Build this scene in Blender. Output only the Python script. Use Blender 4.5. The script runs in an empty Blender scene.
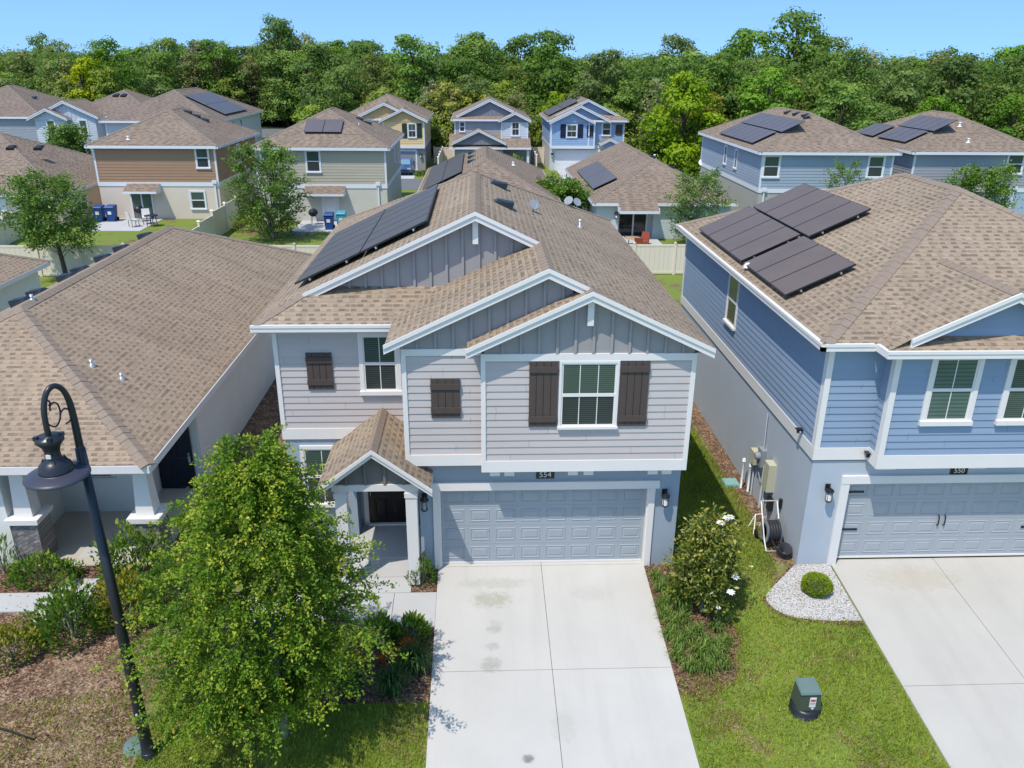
import bpy, math, random
import numpy as np
from mathutils import Vector, Matrix
random.seed(7)
scene = bpy.context.scene
COL = scene.collection
K = 0.472                     # roof pitch used all over the estate

# ------------------------------------------------------------------ materials
class NT:
    def __init__(s, name):
        s.m = bpy.data.materials.new(name); s.m.use_nodes = True
        s.t = s.m.node_tree; s.t.nodes.clear()
        s.out = s.t.nodes.new('ShaderNodeOutputMaterial')
    def n(s, typ, ins=None, **attrs):
        nd = s.t.nodes.new(typ)
        for k, v in attrs.items(): setattr(nd, k, v)
        for k, v in (ins or {}).items(): s.put(nd.inputs[k], v)
        return nd
    def put(s, sock, v):
        if isinstance(v, bpy.types.NodeSocket): s.t.links.new(v, sock)
        elif isinstance(v, tuple) and len(v) == 3 and sock.type == 'RGBA': sock.default_value = (*v, 1)
        else: sock.default_value = v
    def math(s, op, a, b=0.0, c=None):
        nd = s.n('ShaderNodeMath', operation=op)
        s.put(nd.inputs[0], a); s.put(nd.inputs[1], b)
        if c is not None: s.put(nd.inputs[2], c)
        return nd.outputs[0]
    def mix(s, f, a, b):
        nd = s.n('ShaderNodeMix', data_type='RGBA')
        s.put(nd.inputs[0], f); s.put(nd.inputs[6], a); s.put(nd.inputs[7], b)
        return nd.outputs[2]
    def pos(s): return s.n('ShaderNodeNewGeometry').outputs['Position']
    def noise(s, scale, detail=4, vec=None, rough=.6):
        nd = s.n('ShaderNodeTexNoise', {'Scale': scale, 'Detail': detail, 'Roughness': rough})
        s.put(nd.inputs['Vector'], vec if vec is not None else s.pos())
        return nd.outputs['Fac']
    def ramp(s, f, stops):
        nd = s.n('ShaderNodeValToRGB', {'Fac': f})
        el = nd.color_ramp.elements
        while len(el) < len(stops): el.new(0.5)
        for e, (p, c) in zip(el, stops): e.position = p; e.color = (*c, 1) if len(c) == 3 else c
        return nd.outputs['Color']
    def sstep(s, x, a, b):
        nd = s.n('ShaderNodeMapRange', {'Value': x, 'From Min': a, 'From Max': b}, interpolation_type='SMOOTHSTEP')
        return nd.outputs[0]
    def bump(s, h, strength=.3, dist=.02):
        return s.n('ShaderNodeBump', {'Height': h, 'Strength': strength, 'Distance': dist}).outputs['Normal']
    def finish(s, color, rough=.7, normal=None, metal=0, spec=.3, **kw):
        p = s.n('ShaderNodeBsdfPrincipled', {'Base Color': color, 'Roughness': rough, 'Metallic': metal, 'Specular IOR Level': spec})
        if normal is not None: s.put(p.inputs['Normal'], normal)
        for k, v in kw.items(): s.put(p.inputs[k], v)
        s.t.links.new(p.outputs[0], s.out.inputs[0])
        return s.m

def paint(name, c, rough=.55, var=.12, spec=.3, metal=0, scale=3):
    t = NT(name); f = t.noise(scale, 5)
    a = tuple(x*(1-var) for x in c); b = tuple(min(1, x*(1+var)) for x in c)
    f2 = t.noise(scale*14, 3)
    col = t.mix(t.math('ADD', t.math('MULTIPLY', f, .7), t.math('MULTIPLY', f2, .3)), a, b)
    return t.finish(col, rough, metal=metal, spec=spec)

def stucco(name, c):
    t = NT(name)
    f = t.noise(90, 4); g = t.noise(.8, 5)
    col = t.mix(g, tuple(x*.9 for x in c), tuple(min(1, x*1.07) for x in c))
    z = t.n('ShaderNodeSeparateXYZ', {0: t.pos()}).outputs[2]
    wn = t.noise(2.2, 4)
    dirt = t.math('MULTIPLY', t.sstep(t.math('ADD', z, t.math('MULTIPLY', wn, -.7)), .45, -.35), .35)
    col = t.mix(dirt, col, tuple(x*.62+.02 for x in c))
    return t.finish(col, .85, t.bump(f, .35, .012), spec=.15)

def siding(name, c):
    t = NT(name)
    mp = t.n('ShaderNodeMapping', {'Vector': t.pos(), 'Scale': (1.2, 1.2, 26)})
    g = t.noise(2.0, 5, mp.outputs[0]); f = t.noise(.7, 3)
    fac = t.math('ADD', t.math('MULTIPLY', g, .6), t.math('MULTIPLY', f, .4))
    col = t.mix(fac, tuple(x*.86 for x in c), tuple(min(1, x*1.12) for x in c))
    s3 = t.n('ShaderNodeSeparateXYZ', {0: t.pos()}); row = t.math('FLOOR', t.math('DIVIDE', t.math('ADD', s3.outputs[2], -.10), .165))
    wr = t.n('ShaderNodeTexWhiteNoise', {'W': row}, noise_dimensions='1D').outputs[0]
    q = t.math('ADD', t.math('DIVIDE', t.math('ADD', s3.outputs[0], s3.outputs[1]), 3.66), t.math('MULTIPLY', wr, 5.3))
    j = t.math('LESS_THAN', t.math('FRACT', q), .0035)
    wb = t.n('ShaderNodeTexWhiteNoise', {'Vector': t.n('ShaderNodeCombineXYZ', {0: t.math('FLOOR', q), 1: row}).outputs[0]}, noise_dimensions='2D').outputs[0]
    col = t.mix(t.math('MULTIPLY', wb, .09), col, tuple(x*.45 for x in c)); col = t.mix(t.math('MULTIPLY', j, .5), col, tuple(x*.3 for x in c))
    return t.finish(col, .62, t.bump(g, .06, .01), spec=.25)

def shingle(name, base, dark, light, e=.155, w=.138, fade=.74):
    t = NT(name)
    uv = t.n('ShaderNodeUVMap').outputs[0]
    sx = t.n('ShaderNodeSeparateXYZ', {0: uv})
    u, v = sx.outputs[0], sx.outputs[1]
    vv = t.math('DIVIDE', v, e); row = t.math('FLOOR', vv); fv = t.math('FRACT', vv)
    r1 = t.n('ShaderNodeTexWhiteNoise', {'W': row}, noise_dimensions='1D').outputs[0]
    uu = t.math('ADD', t.math('DIVIDE', u, w), t.math('MULTIPLY', r1, 13.7))
    cell = t.math('FLOOR', uu); fu = t.math('FRACT', uu)
    cv = t.n('ShaderNodeCombineXYZ', {0: cell, 1: row})
    wn = t.n('ShaderNodeTexWhiteNoise', {'Vector': cv.outputs[0]}, noise_dimensions='2D')
    rnd = wn.outputs[0]
    c2 = t.n('ShaderNodeCombineXYZ', {0: row, 1: t.math('ADD', cell, 51.3)})
    rnd2 = t.n('ShaderNodeTexWhiteNoise', {'Vector': c2.outputs[0]}, noise_dimensions='2D').outputs[0]
    # lower (dark) part of a laminated tab, with its shadow painted in
    par = t.math('FRACT', t.math('MULTIPLY', cell, .5))
    on = t.math('GREATER_THAN', t.math('ADD', t.math('MULTIPLY', par, 1.5), rnd), .80)
    wd = t.math('ADD', .62, t.math('MULTIPLY', rnd2, .5))
    mu = t.math('LESS_THAN', fu, wd)
    mv = t.math('MULTIPLY', t.math('GREATER_THAN', fv, .06), t.math('LESS_THAN', fv, .56))
    dash = t.math('MULTIPLY', t.math('MULTIPLY', on, mu), mv)
    dash = t.math('MULTIPLY', dash, t.math('ADD', .5, t.math('MULTIPLY', rnd2, .5)))
    edge = t.math('MULTIPLY', t.math('LESS_THAN', fv, .09), .42)  # painted shadow line along the bottom of each course
    stv = t.n('ShaderNodeCombineXYZ', {0: t.math('MULTIPLY', u, 2.3), 1: t.math('MULTIPLY', v, .22)}).outputs[0]; streak = t.noise(1.0, 4, stv)
    big = t.noise(.5, 4); mid = t.noise(3.0, 3); gran = t.noise(70, 2)
    c = t.mix(t.math('ADD', t.math('MULTIPLY', rnd, .65), t.math('MULTIPLY', mid, .35)), base, light)
    c = t.mix(t.math('MULTIPLY', dash, fade), c, dark)
    c = t.mix(edge, c, tuple(x*.6 for x in dark))
    c = t.mix(t.sstep(big, .3, .75), c, t.mix(.16, c, (.03, .027, .025)))
    c = t.mix(t.math('MULTIPLY', t.sstep(streak, .42, .75), .30), c, (.10, .085, .072))
    c = t.mix(t.math('MULTIPLY', gran, .35), c, t.mix(.4, c, (.02, .018, .016)))
    h = t.math('SUBTRACT', t.math('SUBTRACT', 1.0, t.math('MULTIPLY', fv, .5)), t.math('MULTIPLY', dash, .7))
    h = t.math('ADD', h, t.math('MULTIPLY', gran, .15))
    return t.finish(c, .9, t.bump(h, .5, .012), spec=.15)

def leafmat(name, stops, trans=.3, rough=.55, objvar=0.0, spec=.25):
    t = NT(name)
    at = t.n('ShaderNodeAttribute', attribute_name='tint').outputs['Fac']
    f = at
    col = t.ramp(f, stops)
    if objvar:
        r = t.n('ShaderNodeObjectInfo').outputs['Random']
        hs = t.n('ShaderNodeHueSaturation', {'Color': col,
             'Hue': t.math('ADD', .492, t.math('MULTIPLY', t.math('SUBTRACT', r, .5), objvar*.10)),
             'Saturation': t.math('ADD', .85, t.math('MULTIPLY', r, .25)),
             'Value': t.math('ADD', 1-objvar, t.math('MULTIPLY', t.math('FRACT', t.math('MULTIPLY', r, 7.31)), 2*objvar))})
        col = hs.outputs[0]
    p = t.n('ShaderNodeBsdfPrincipled', {'Base Color': col, 'Roughness': rough, 'Specular IOR Level': spec})
    tr = t.n('ShaderNodeBsdfTranslucent', {'Color': t.mix(.5, col, t.mix(1.0, col, (.25, .35, .02)))})
    mx = t.n('ShaderNodeMixShader', {0: trans, 1: p.outputs[0], 2: tr.outputs[0]})
    t.t.links.new(mx.outputs[0], t.out.inputs[0])
    return t.m

def solar_mat(name, c, line=(.25, .25, .26)):
    t = NT(name)
    uv = t.n('ShaderNodeUVMap').outputs[0]
    s = t.n('ShaderNodeSeparateXYZ', {0: uv}); u, v = s.outputs[0], s.outputs[1]
    def ln(x, p, wd): return t.math('LESS_THAN', t.math('FRACT', t.math('DIVIDE', x, p)), wd)
    g = t.math('MAXIMUM', ln(u, .158, .05), ln(v, .158, .05))
    bus = ln(u, .052, .1)
    cl = t.noise(.9, 4); col = t.mix(cl, c, tuple(min(1, x*1.5+.006) for x in c))
    col = t.mix(t.math('MULTIPLY', g, .5), col, line)
    col = t.mix(t.math('MULTIPLY', bus, .12), col, line)
    return t.finish(col, t.math('ADD', .3, t.math('MULTIPLY', cl, .2)), spec=.32)

def pane_mat(name, c, slat, period=.052, refl=.5, amount=.6):
    t = NT(name)
    z = t.n('ShaderNodeSeparateXYZ', {0: t.pos()}).outputs[2]
    fr = t.math('FRACT', t.math('DIVIDE', z, period))
    m = t.math('MULTIPLY', t.math('LESS_THAN', fr, .62), amount)
    n = t.noise(1.3, 3)
    col = t.mix(m, c, slat); col = t.mix(t.math('MULTIPLY', n, .5), col, tuple(x*.5 for x in c))
    return t.finish(col, .08, spec=refl)

def ground_mat():
    t = NT('lawn_ground'); P = t.pos()
    xyz = t.n('ShaderNodeSeparateXYZ', {0: P}); x, y = xyz.outputs[0], xyz.outputs[1]
    a = t.noise(.55, 5); b = t.noise(3.2, 4); c = t.noise(40, 3); d = t.noise(9, 4)
    g = t.mix(c, (.100, .155, .026), (.245, .315, .065))
    g = t.mix(t.sstep(b, .42, .75), g, t.mix(c, (.14, .16, .035), (.28, .28, .085)))
    g = t.mix(t.math('MULTIPLY', t.sstep(a, .55, .75), .5), g, t.mix(d, (.15, .15, .035), (.26, .22, .075)))
    vo = t.n('ShaderNodeTexVoronoi', {'Scale': 34.0, 'Vector': P}); vc = t.n('ShaderNodeSeparateColor', {0: vo.outputs['Color']}).outputs[0]
    dirt = t.ramp(t.math('ADD', t.math('MULTIPLY', vc, .55), t.math('MULTIPLY', d, .45)), [(.15, (.055, .028, .018)), (.42, (.155, .084, .050)), (.62, (.28, .175, .11)), (.85, (.52, .40, .28))])
    dirt = t.mix(t.math('MULTIPLY', t.sstep(t.noise(1.05, 5), .5, .7), .42), dirt, t.mix(c, (.32, .22, .13), (.50, .38, .24)))
    dirt = t.mix(t.sstep(b, .45, .62), dirt, t.mix(.55, dirt, (.085, .052, .032)))
    dirt = t.mix(t.math('MULTIPLY', t.sstep(t.noise(1.9, 4), .58, .75), .55), dirt, t.mix(c, (.06, .10, .012), (.18, .22, .035)))
    wob = t.math('MULTIPLY', t.math('SUBTRACT', t.noise(1.3, 5), .5), 3.0)
    xw = t.math('ADD', x, wob); yw = t.math('ADD', y, wob)
    m1 = t.math('MULTIPLY', t.sstep(xw, -6.5, -7.3), t.math('MULTIPLY', t.sstep(yw, 0.3, -.6), t.sstep(y, -13, -12)))
    m2 = t.math('MULTIPLY', t.math('MULTIPLY', t.sstep(x, -8.8, -8.3), t.sstep(x, -5.2, -5.6)), t.math('MULTIPLY', t.sstep(y, -1, 1), t.sstep(y, 24, 20)))
    sw = t.math('ADD', x, t.math('MULTIPLY', t.math('SUBTRACT', b, .5), .9))
    m3 = t.math('MULTIPLY', t.math('MULTIPLY', t.sstep(sw, 6.05, 6.5), t.sstep(x, 7.6, 7.4)), t.math('MULTIPLY', t.sstep(y, -.9, 0), t.sstep(y, 15, 13)))
    m4 = t.math('MULTIPLY', t.sstep(t.math('ADD', a, t.math('MULTIPLY', b, .4)), .74, .86), .75)
    m = t.math('MAXIMUM', t.math('MAXIMUM', m1, m2), t.math('MAXIMUM', m3, m4))
    col = t.mix(m, g, dirt)
    far = t.sstep(y, 84, 92)
    col = t.mix(far, col, t.mix(b, (.012, .022, .006), (.05, .07, .018)))
    return t.finish(col, .95, t.bump(t.math('ADD', c, d), .6, .04), spec=.1)

def mulch_mat(name='mulch'):
    t = NT(name)
    v = t.n('ShaderNodeTexVoronoi', {'Scale': 26.0, 'Vector': t.n('ShaderNodeMapping', {'Vector': t.pos(), 'Scale': (1, 2.0, 1)}).outputs[0]})
    c = t.n('ShaderNodeSeparateColor', {0: v.outputs['Color']}).outputs[0]
    n = t.noise(6, 4)
    col = t.ramp(c, [(0, (.05, .024, .015)), (.4, (.16, .078, .046)), (.75, (.28, .17, .105)), (1, (.50, .38, .27))])
    col = t.mix(t.math('MULTIPLY', n, .5), col, (.06, .03, .018))
    return t.finish(col, .9, t.bump(v.outputs['Distance'], .8, .03), spec=.1)

def gravel_mat():
    t = NT('white_gravel')
    v = t.n('ShaderNodeTexVoronoi', {'Scale': 34.0, 'Vector': t.pos()})
    c = t.n('ShaderNodeSeparateColor', {0: v.outputs['Color']}).outputs[0]
    col = t.ramp(c, [(0, (.22, .19, .16)), (.06, (.50, .46, .41)), (.3, (.64, .62, .58)), (1, (.74, .72, .68))])
    col = t.mix(t.math('MULTIPLY', t.sstep(v.outputs['Distance'], .32, .8), .7), col, (.22, .19, .16))
    n = t.noise(2.5, 4)
    col = t.mix(t.math('MULTIPLY', t.sstep(n, .62, .8), .5), col, (.3, .22, .14))
    return t.finish(col, .9, t.bump(v.outputs['Distance'], .9, .03), spec=.15)

def concrete_mat(name, c, stains=None):
    t = NT(name); P = t.pos()
    a = t.noise(.7, 6); b = t.noise(30, 4); f = t.noise(3.5, 5)
    col = t.mix(a, tuple(x*.84 for x in c), tuple(min(1, x*1.1) for x in c))
    tr = t.noise(1.0, 5, t.n('ShaderNodeMapping', {'Vector': P, 'Scale': (2.4, .16, 1)}).outputs[0]); col = t.mix(t.math('MULTIPLY', t.sstep(tr, .48, .72), .22), col, tuple(x*.72 for x in c))
    col = t.mix(t.math('MULTIPLY', b, .22), col, tuple(x*.75 for x in c))
    mp = t.n('ShaderNodeMapping', {'Vector': P, 'Scale': (18, .8, 1)})
    col = t.mix(t.math('MULTIPLY', t.noise(1, 3, mp.outputs[0]), .14), col, tuple(x*.8 for x in c))
    col = t.mix(t.math('MULTIPLY', t.sstep(f, .6, .78), .16), col, tuple(x*.68 for x in c))
    if stains:
        sx = t.n('ShaderNodeSeparateXYZ', {0: P}); X, Y = sx.outputs[0], sx.outputs[1]
        n1 = t.noise(7.5, 7, rough=.8)
        for (sxx, sy, rx, ry, amt, sc) in stains:
            dx = t.math('DIVIDE', t.math('SUBTRACT', X, sxx), rx); dy = t.math('DIVIDE', t.math('SUBTRACT', Y, sy), ry)
            d = t.math('ADD', t.math('MULTIPLY', dx, dx), t.math('MULTIPLY', dy, dy))
            k = t.math('MULTIPLY', t.sstep(t.math('ADD', d, t.math('MULTIPLY', t.math('SUBTRACT', .55, n1), 4.5)), 1.5, .15), amt)
            col = t.mix(k, col, sc)
    return t.finish(col, .88, t.bump(b, .15, .008), spec=.2)

def stone_mat():
    t = NT('stacked_stone')
    br = t.n('ShaderNodeTexBrick', {'Vector': t.n('ShaderNodeMapping', {'Vector': t.pos(), 'Rotation': (math.pi/2, 0, .5)}).outputs[0],
        'Color1': (.34, .31, .28), 'Color2': (.13, .125, .12), 'Mortar': (.10, .095, .09), 'Scale': 3.2, 'Mortar Size': .02, 'Brick Width': .55, 'Row Height': .28})
    n = t.noise(14, 5)
    col = t.mix(t.math('MULTIPLY', n, .5), br.outputs[0], (.22, .2, .19))
    return t.finish(col, .9, t.bump(n, .7, .04), spec=.15)

def bark(name, a, b):
    t = NT(name)
    mp = t.n('ShaderNodeMapping', {'Vector': t.pos(), 'Scale': (9, 9, 1.6)})
    n = t.noise(3, 5, mp.outputs[0])
    return t.finish(t.mix(n, a, b), .9, t.bump(n, .6, .02), spec=.1)

M = {}
M['roof_tan'] = shingle('shingle_tan', (0.330, 0.249, 0.171), (0.135, 0.096, 0.067), (0.438, 0.342, 0.244))
M['roof_brown'] = shingle('shingle_brown', (0.357, 0.261, 0.178), (0.159, 0.111, 0.077), (0.451, 0.344, 0.239))
M['roof_far'] = shingle('shingle_far', (0.268, 0.199, 0.147), (0.142, 0.103, 0.076), (0.347, 0.267, 0.200), e=.2, w=.3, fade=.9)
M['roof_far2'] = shingle('shingle_far_grey', (0.222, 0.168, 0.132), (0.114, 0.084, 0.067), (0.307, 0.235, 0.187), e=.2, w=.3, fade=.8)
M['cap'] = paint('ridge_cap_shingle', (0.275, 0.214, 0.164), .9, .35, .1, scale=9)
M['cap_far'] = paint('ridge_cap_far', (0.224, 0.180, 0.143), .9, .25, .1, scale=5)
M['white'] = paint('white_trim', (.765, .725, .675), .5, .05)
M['white_far'] = paint('white_trim_far', (.72, .73, .75), .5, .05)
M['soffit'] = paint('soffit', (.55, .54, .53), .6, .05)
M['side_main'] = siding('lilac_grey_siding', (.545, .485, .45))
M['bb_main'] = paint('grey_board_batten', (.335, .312, .303), .6, .1, scale=2)
M['bb_porch'] = paint('taupe_board_batten', (.20, .185, .17), .6, .1, scale=2)
M['stucco_main'] = stucco('blue_grey_stucco', (.335, .39, .445))
M['side_blue'] = siding('blue_siding', (.268, .345, .450))
M['stucco_blue'] = stucco('pale_blue_stucco', (.47, .51, .55))
M['stucco_left'] = stucco('pale_grey_stucco', (.76, .755, .70))
M['door_grey'] = paint('garage_door_blue_grey', (.35, .382, .405), .45, .06)
M['door_pale'] = paint('garage_door_pale', (.375, .395, .405), .45, .06)
M['shutter'] = paint('brown_shutter', (.085, .063, .053), .6, .2, scale=6)
M['entry'] = paint('black_door', (.016, .012, .011), .35, .2)
M['navy'] = paint('navy_door', (.012, .016, .030), .4, .15)
M['black'] = paint('black_metal', (.016, .017, .020), .38, .25, .45)
M['lamp'] = paint('lamp_paint', (.022, .023, .029), .33, .2, .5)
M['lampdisc'] = paint('lamp_disc_paint', (.050, .050, .070), .4, .25, .4)
M['glassy'] = paint('frosted_glass', (.45, .45, .42), .2, .1, .5)
M['steel'] = paint('galvanised_steel', (.42, .44, .46), .35, .15, .5, .4)
M['pane'] = pane_mat('green_glass', (.045, .070, .056), (.15, .205, .170), period=.046, amount=.6)
M['screen'] = pane_mat('dark_screen', (.028, .033, .032), (.115, .13, .122), period=.046, amount=.55, refl=.35)
M['slider'] = pane_mat('door_glass', (.02, .023, .025), (.03, .035, .035), refl=.5)
M['slider_green'] = pane_mat('door_glass_green', (.07, .12, .10), (.16, .23, .20), period=.09)
M['solar'] = solar_mat('solar_black', (.075, .060, .049), (.11, .093, .082))
M['solar_grey'] = solar_mat('solar_grey', (.115, .084, .068), (.13, .112, .10))
M['solar_blue'] = solar_mat('solar_blue', (.095, .083, .088), (.16, .15, .155))
M['ground'] = ground_mat()
M['mulch'] = mulch_mat()
M['gravel'] = gravel_mat()
M['drive'] = concrete_mat('driveway_concrete', (.555, .53, .478), [
    (-.42, -1.15, .5, .30, .55, (.30, .285, .20)), (-.35, -2.0, .20, .20, .45, (.27, .26, .21)), (-.42, -2.55, .16, .14, .4, (.28, .265, .215)),
    (-.45, -3.05, .26, .22, .5, (.25, .24, .195)), (-.3, -.6, .9, .22, .35, (.33, .31, .26)), (.2, -5.3, .12, .1, .7, (.10, .10, .09)),
    (.9, -4.6, .25, .4, .3, (.38, .37, .30)), (1.9, -1.0, .5, .3, .25, (.38, .37, .31))])
M['drive_tan'] = concrete_mat('driveway_cream', (.52, .49, .43), [(9.4, -1.0, 1.2, .5, .35, (.40, .33, .22))])
M['walk'] = concrete_mat('walk_concrete', (.50, .49, .465))
M['patio'] = concrete_mat('patio_concrete', (.52, .51, .50))
M['porchfloor'] = concrete_mat('porch_concrete', (.50, .455, .375))
M['asphalt'] = concrete_mat('street_asphalt', (.17, .17, .175))
M['joint'] = paint('joint_filler', (.13, .12, .11), .9)
M['fence'] = paint('cream_vinyl', (.78, .685, .555), .5, .06)
M['stone'] = stone_mat()
M['bark'] = bark('bark_grey', (.10, .085, .07), (.34, .30, .26))
M['bark_dark'] = bark('bark_dark', (.05, .038, .028), (.16, .12, .09))
M['leaf_front'] = leafmat('leaf_front', [(0, (0.054, 0.123, 0.011)), (.4, (0.142, 0.265, 0.018)), (.75, (0.298, 0.401, 0.030)), (1, (0.564, 0.530, 0.057))], .36)
M['leaf_yard'] = leafmat('leaf_yard', [(0, (0.056, 0.124, 0.023)), (.5, (0.126, 0.240, 0.039)), (1, (0.294, 0.403, 0.085))], .35)
M['leaf_mag'] = leafmat('leaf_magnolia', [(0, (0.050, 0.079, 0.010)), (.45, (0.136, 0.179, 0.020)), (.8, (0.301, 0.298, 0.039)), (1, (0.575, 0.449, 0.097))], .2, .35, spec=.5)
M['leaf_shrub'] = leafmat('leaf_shrub', [(0, (0.039, 0.106, 0.011)), (.6, (0.111, 0.231, 0.025)), (1, (0.338, 0.400, 0.046))], .25)
M['leaf_yellow'] = leafmat('leaf_yellow_shrub', [(0, (0.065, 0.138, 0.013)), (.5, (0.221, 0.263, 0.024)), (1, (0.546, 0.425, 0.044))], .3)
M['leaf_blade'] = leafmat('leaf_blade', [(0, (.014, .048, .014)), (.6, (.035, .095, .022)), (1, (.12, .20, .04))], .2)
M['leaf_lime'] = leafmat('leaf_liriope', [(0, (0.037, 0.096, 0.013)), (.6, (0.125, 0.228, 0.033)), (1, (0.375, 0.396, 0.099))], .25)
M['flower_red'] = leafmat('croton_orange', [(0, (0.260, 0.031, 0.013)), (.6, (0.598, 0.112, 0.022)), (1, (0.660, 0.375, 0.055))], .2)
M['grass'] = leafmat('grass_blades', [(0, (0.094, 0.160, 0.014)), (.45, (0.269, 0.341, 0.030)), (.8, (0.421, 0.462, 0.053)), (1, (0.647, 0.601, 0.214))], .3)
M['bush_ball'] = leafmat('clipped_bush', [(0, (0.104, 0.175, 0.009)), (.6, (0.234, 0.338, 0.020)), (1, (0.442, 0.500, 0.044))], .2)
M['petal'] = paint('white_petal', (.82, .80, .74), .5, .04)
for nm, st in dict(
    wood_dark=[(0, (0.040, 0.080, 0.018)), (.5, (0.087, 0.164, 0.028)), (1, (0.175, 0.277, 0.044))],
    wood_mid=[(0, (0.050, 0.113, 0.018)), (.5, (0.120, 0.242, 0.028)), (1, (0.246, 0.378, 0.046))],
    wood_light=[(0, (0.061, 0.124, 0.012)), (.5, (0.163, 0.255, 0.022)), (1, (0.306, 0.378, 0.041))],
    wood_lime=[(0, (0.097, 0.166, 0.009)), (.5, (0.260, 0.323, 0.019)), (1, (0.480, 0.427, 0.043))],
    wood_olive=[(0, (0.090, 0.120, 0.028)), (.5, (0.198, 0.232, 0.058)), (1, (0.377, 0.370, 0.109))],
    wood_grey=[(0, (0.178, 0.167, 0.083)), (.5, (0.317, 0.304, 0.149)), (1, (0.514, 0.463, 0.244))]).items():
    M[nm] = leafmat(nm, st, .35, objvar=.26)
M['green_box'] = paint('transformer_green', (.065, .085, .058), .5, .25)
M['green_lid'] = paint('utility_lid_green', (.13, .19, .17), .6, .15)
M['teal'] = paint('teal_lid', (.22, .40, .36), .6, .15)
M['red'] = paint('red_mark', (.45, .03, .03), .5)
M['orange'] = paint('red_chair', (.30, .06, .03), .5)
M['pvc'] = paint('white_pvc', (.72, .70, .66), .4, .1)
M['beige_box'] = paint('beige_box', (.50, .48, .33), .5, .1)
M['box_grey'] = paint('grey_meter', (.27, .29, .31), .45, .1)
M['bin'] = paint('blue_bin', (.018, .07, .24), .5, .15)
M['bin_teal'] = paint('teal_bin', (.06, .33, .42), .5, .15)
M['carblue'] = paint('blue_car_paint', (.022, .075, .19), .18, .08, .6)
M['windshield'] = paint('windshield', (.16, .27, .33), .1, .1, .6)
M['tyre'] = paint('tyre', (.012, .012, .013), .8)
M['hose'] = paint('dark_hose', (.035, .035, .040), .5, .3)
M['woodtan'] = paint('wood_tan', (.38, .26, .15), .7, .15)
M['rope'] = paint('dark_stick', (.02, .018, .018), .7)

# ------------------------------------------------------------------ mesh helpers
class FR:                                     # wall frame: u along, v up, d outward
    def __init__(s, o, r):
        s.o = Vector(o); s.r = Vector(r).normalized(); s.n = s.r.cross(Vector((0, 0, 1)))
    def p(s, u, v, d=0.0): return s.o + s.r*u + Vector((0, 0, 1))*v + s.n*d
def FRONT(y): return FR((0, y, 0), (1, 0, 0))
def RIGHT(x): return FR((x, 0, 0), (0, 1, 0))
def LEFT(x): return FR((x, 0, 0), (0, -1, 0))      # u = -y
def BACK(y): return FR((0, y, 0), (-1, 0, 0))      # u = -x

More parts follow.
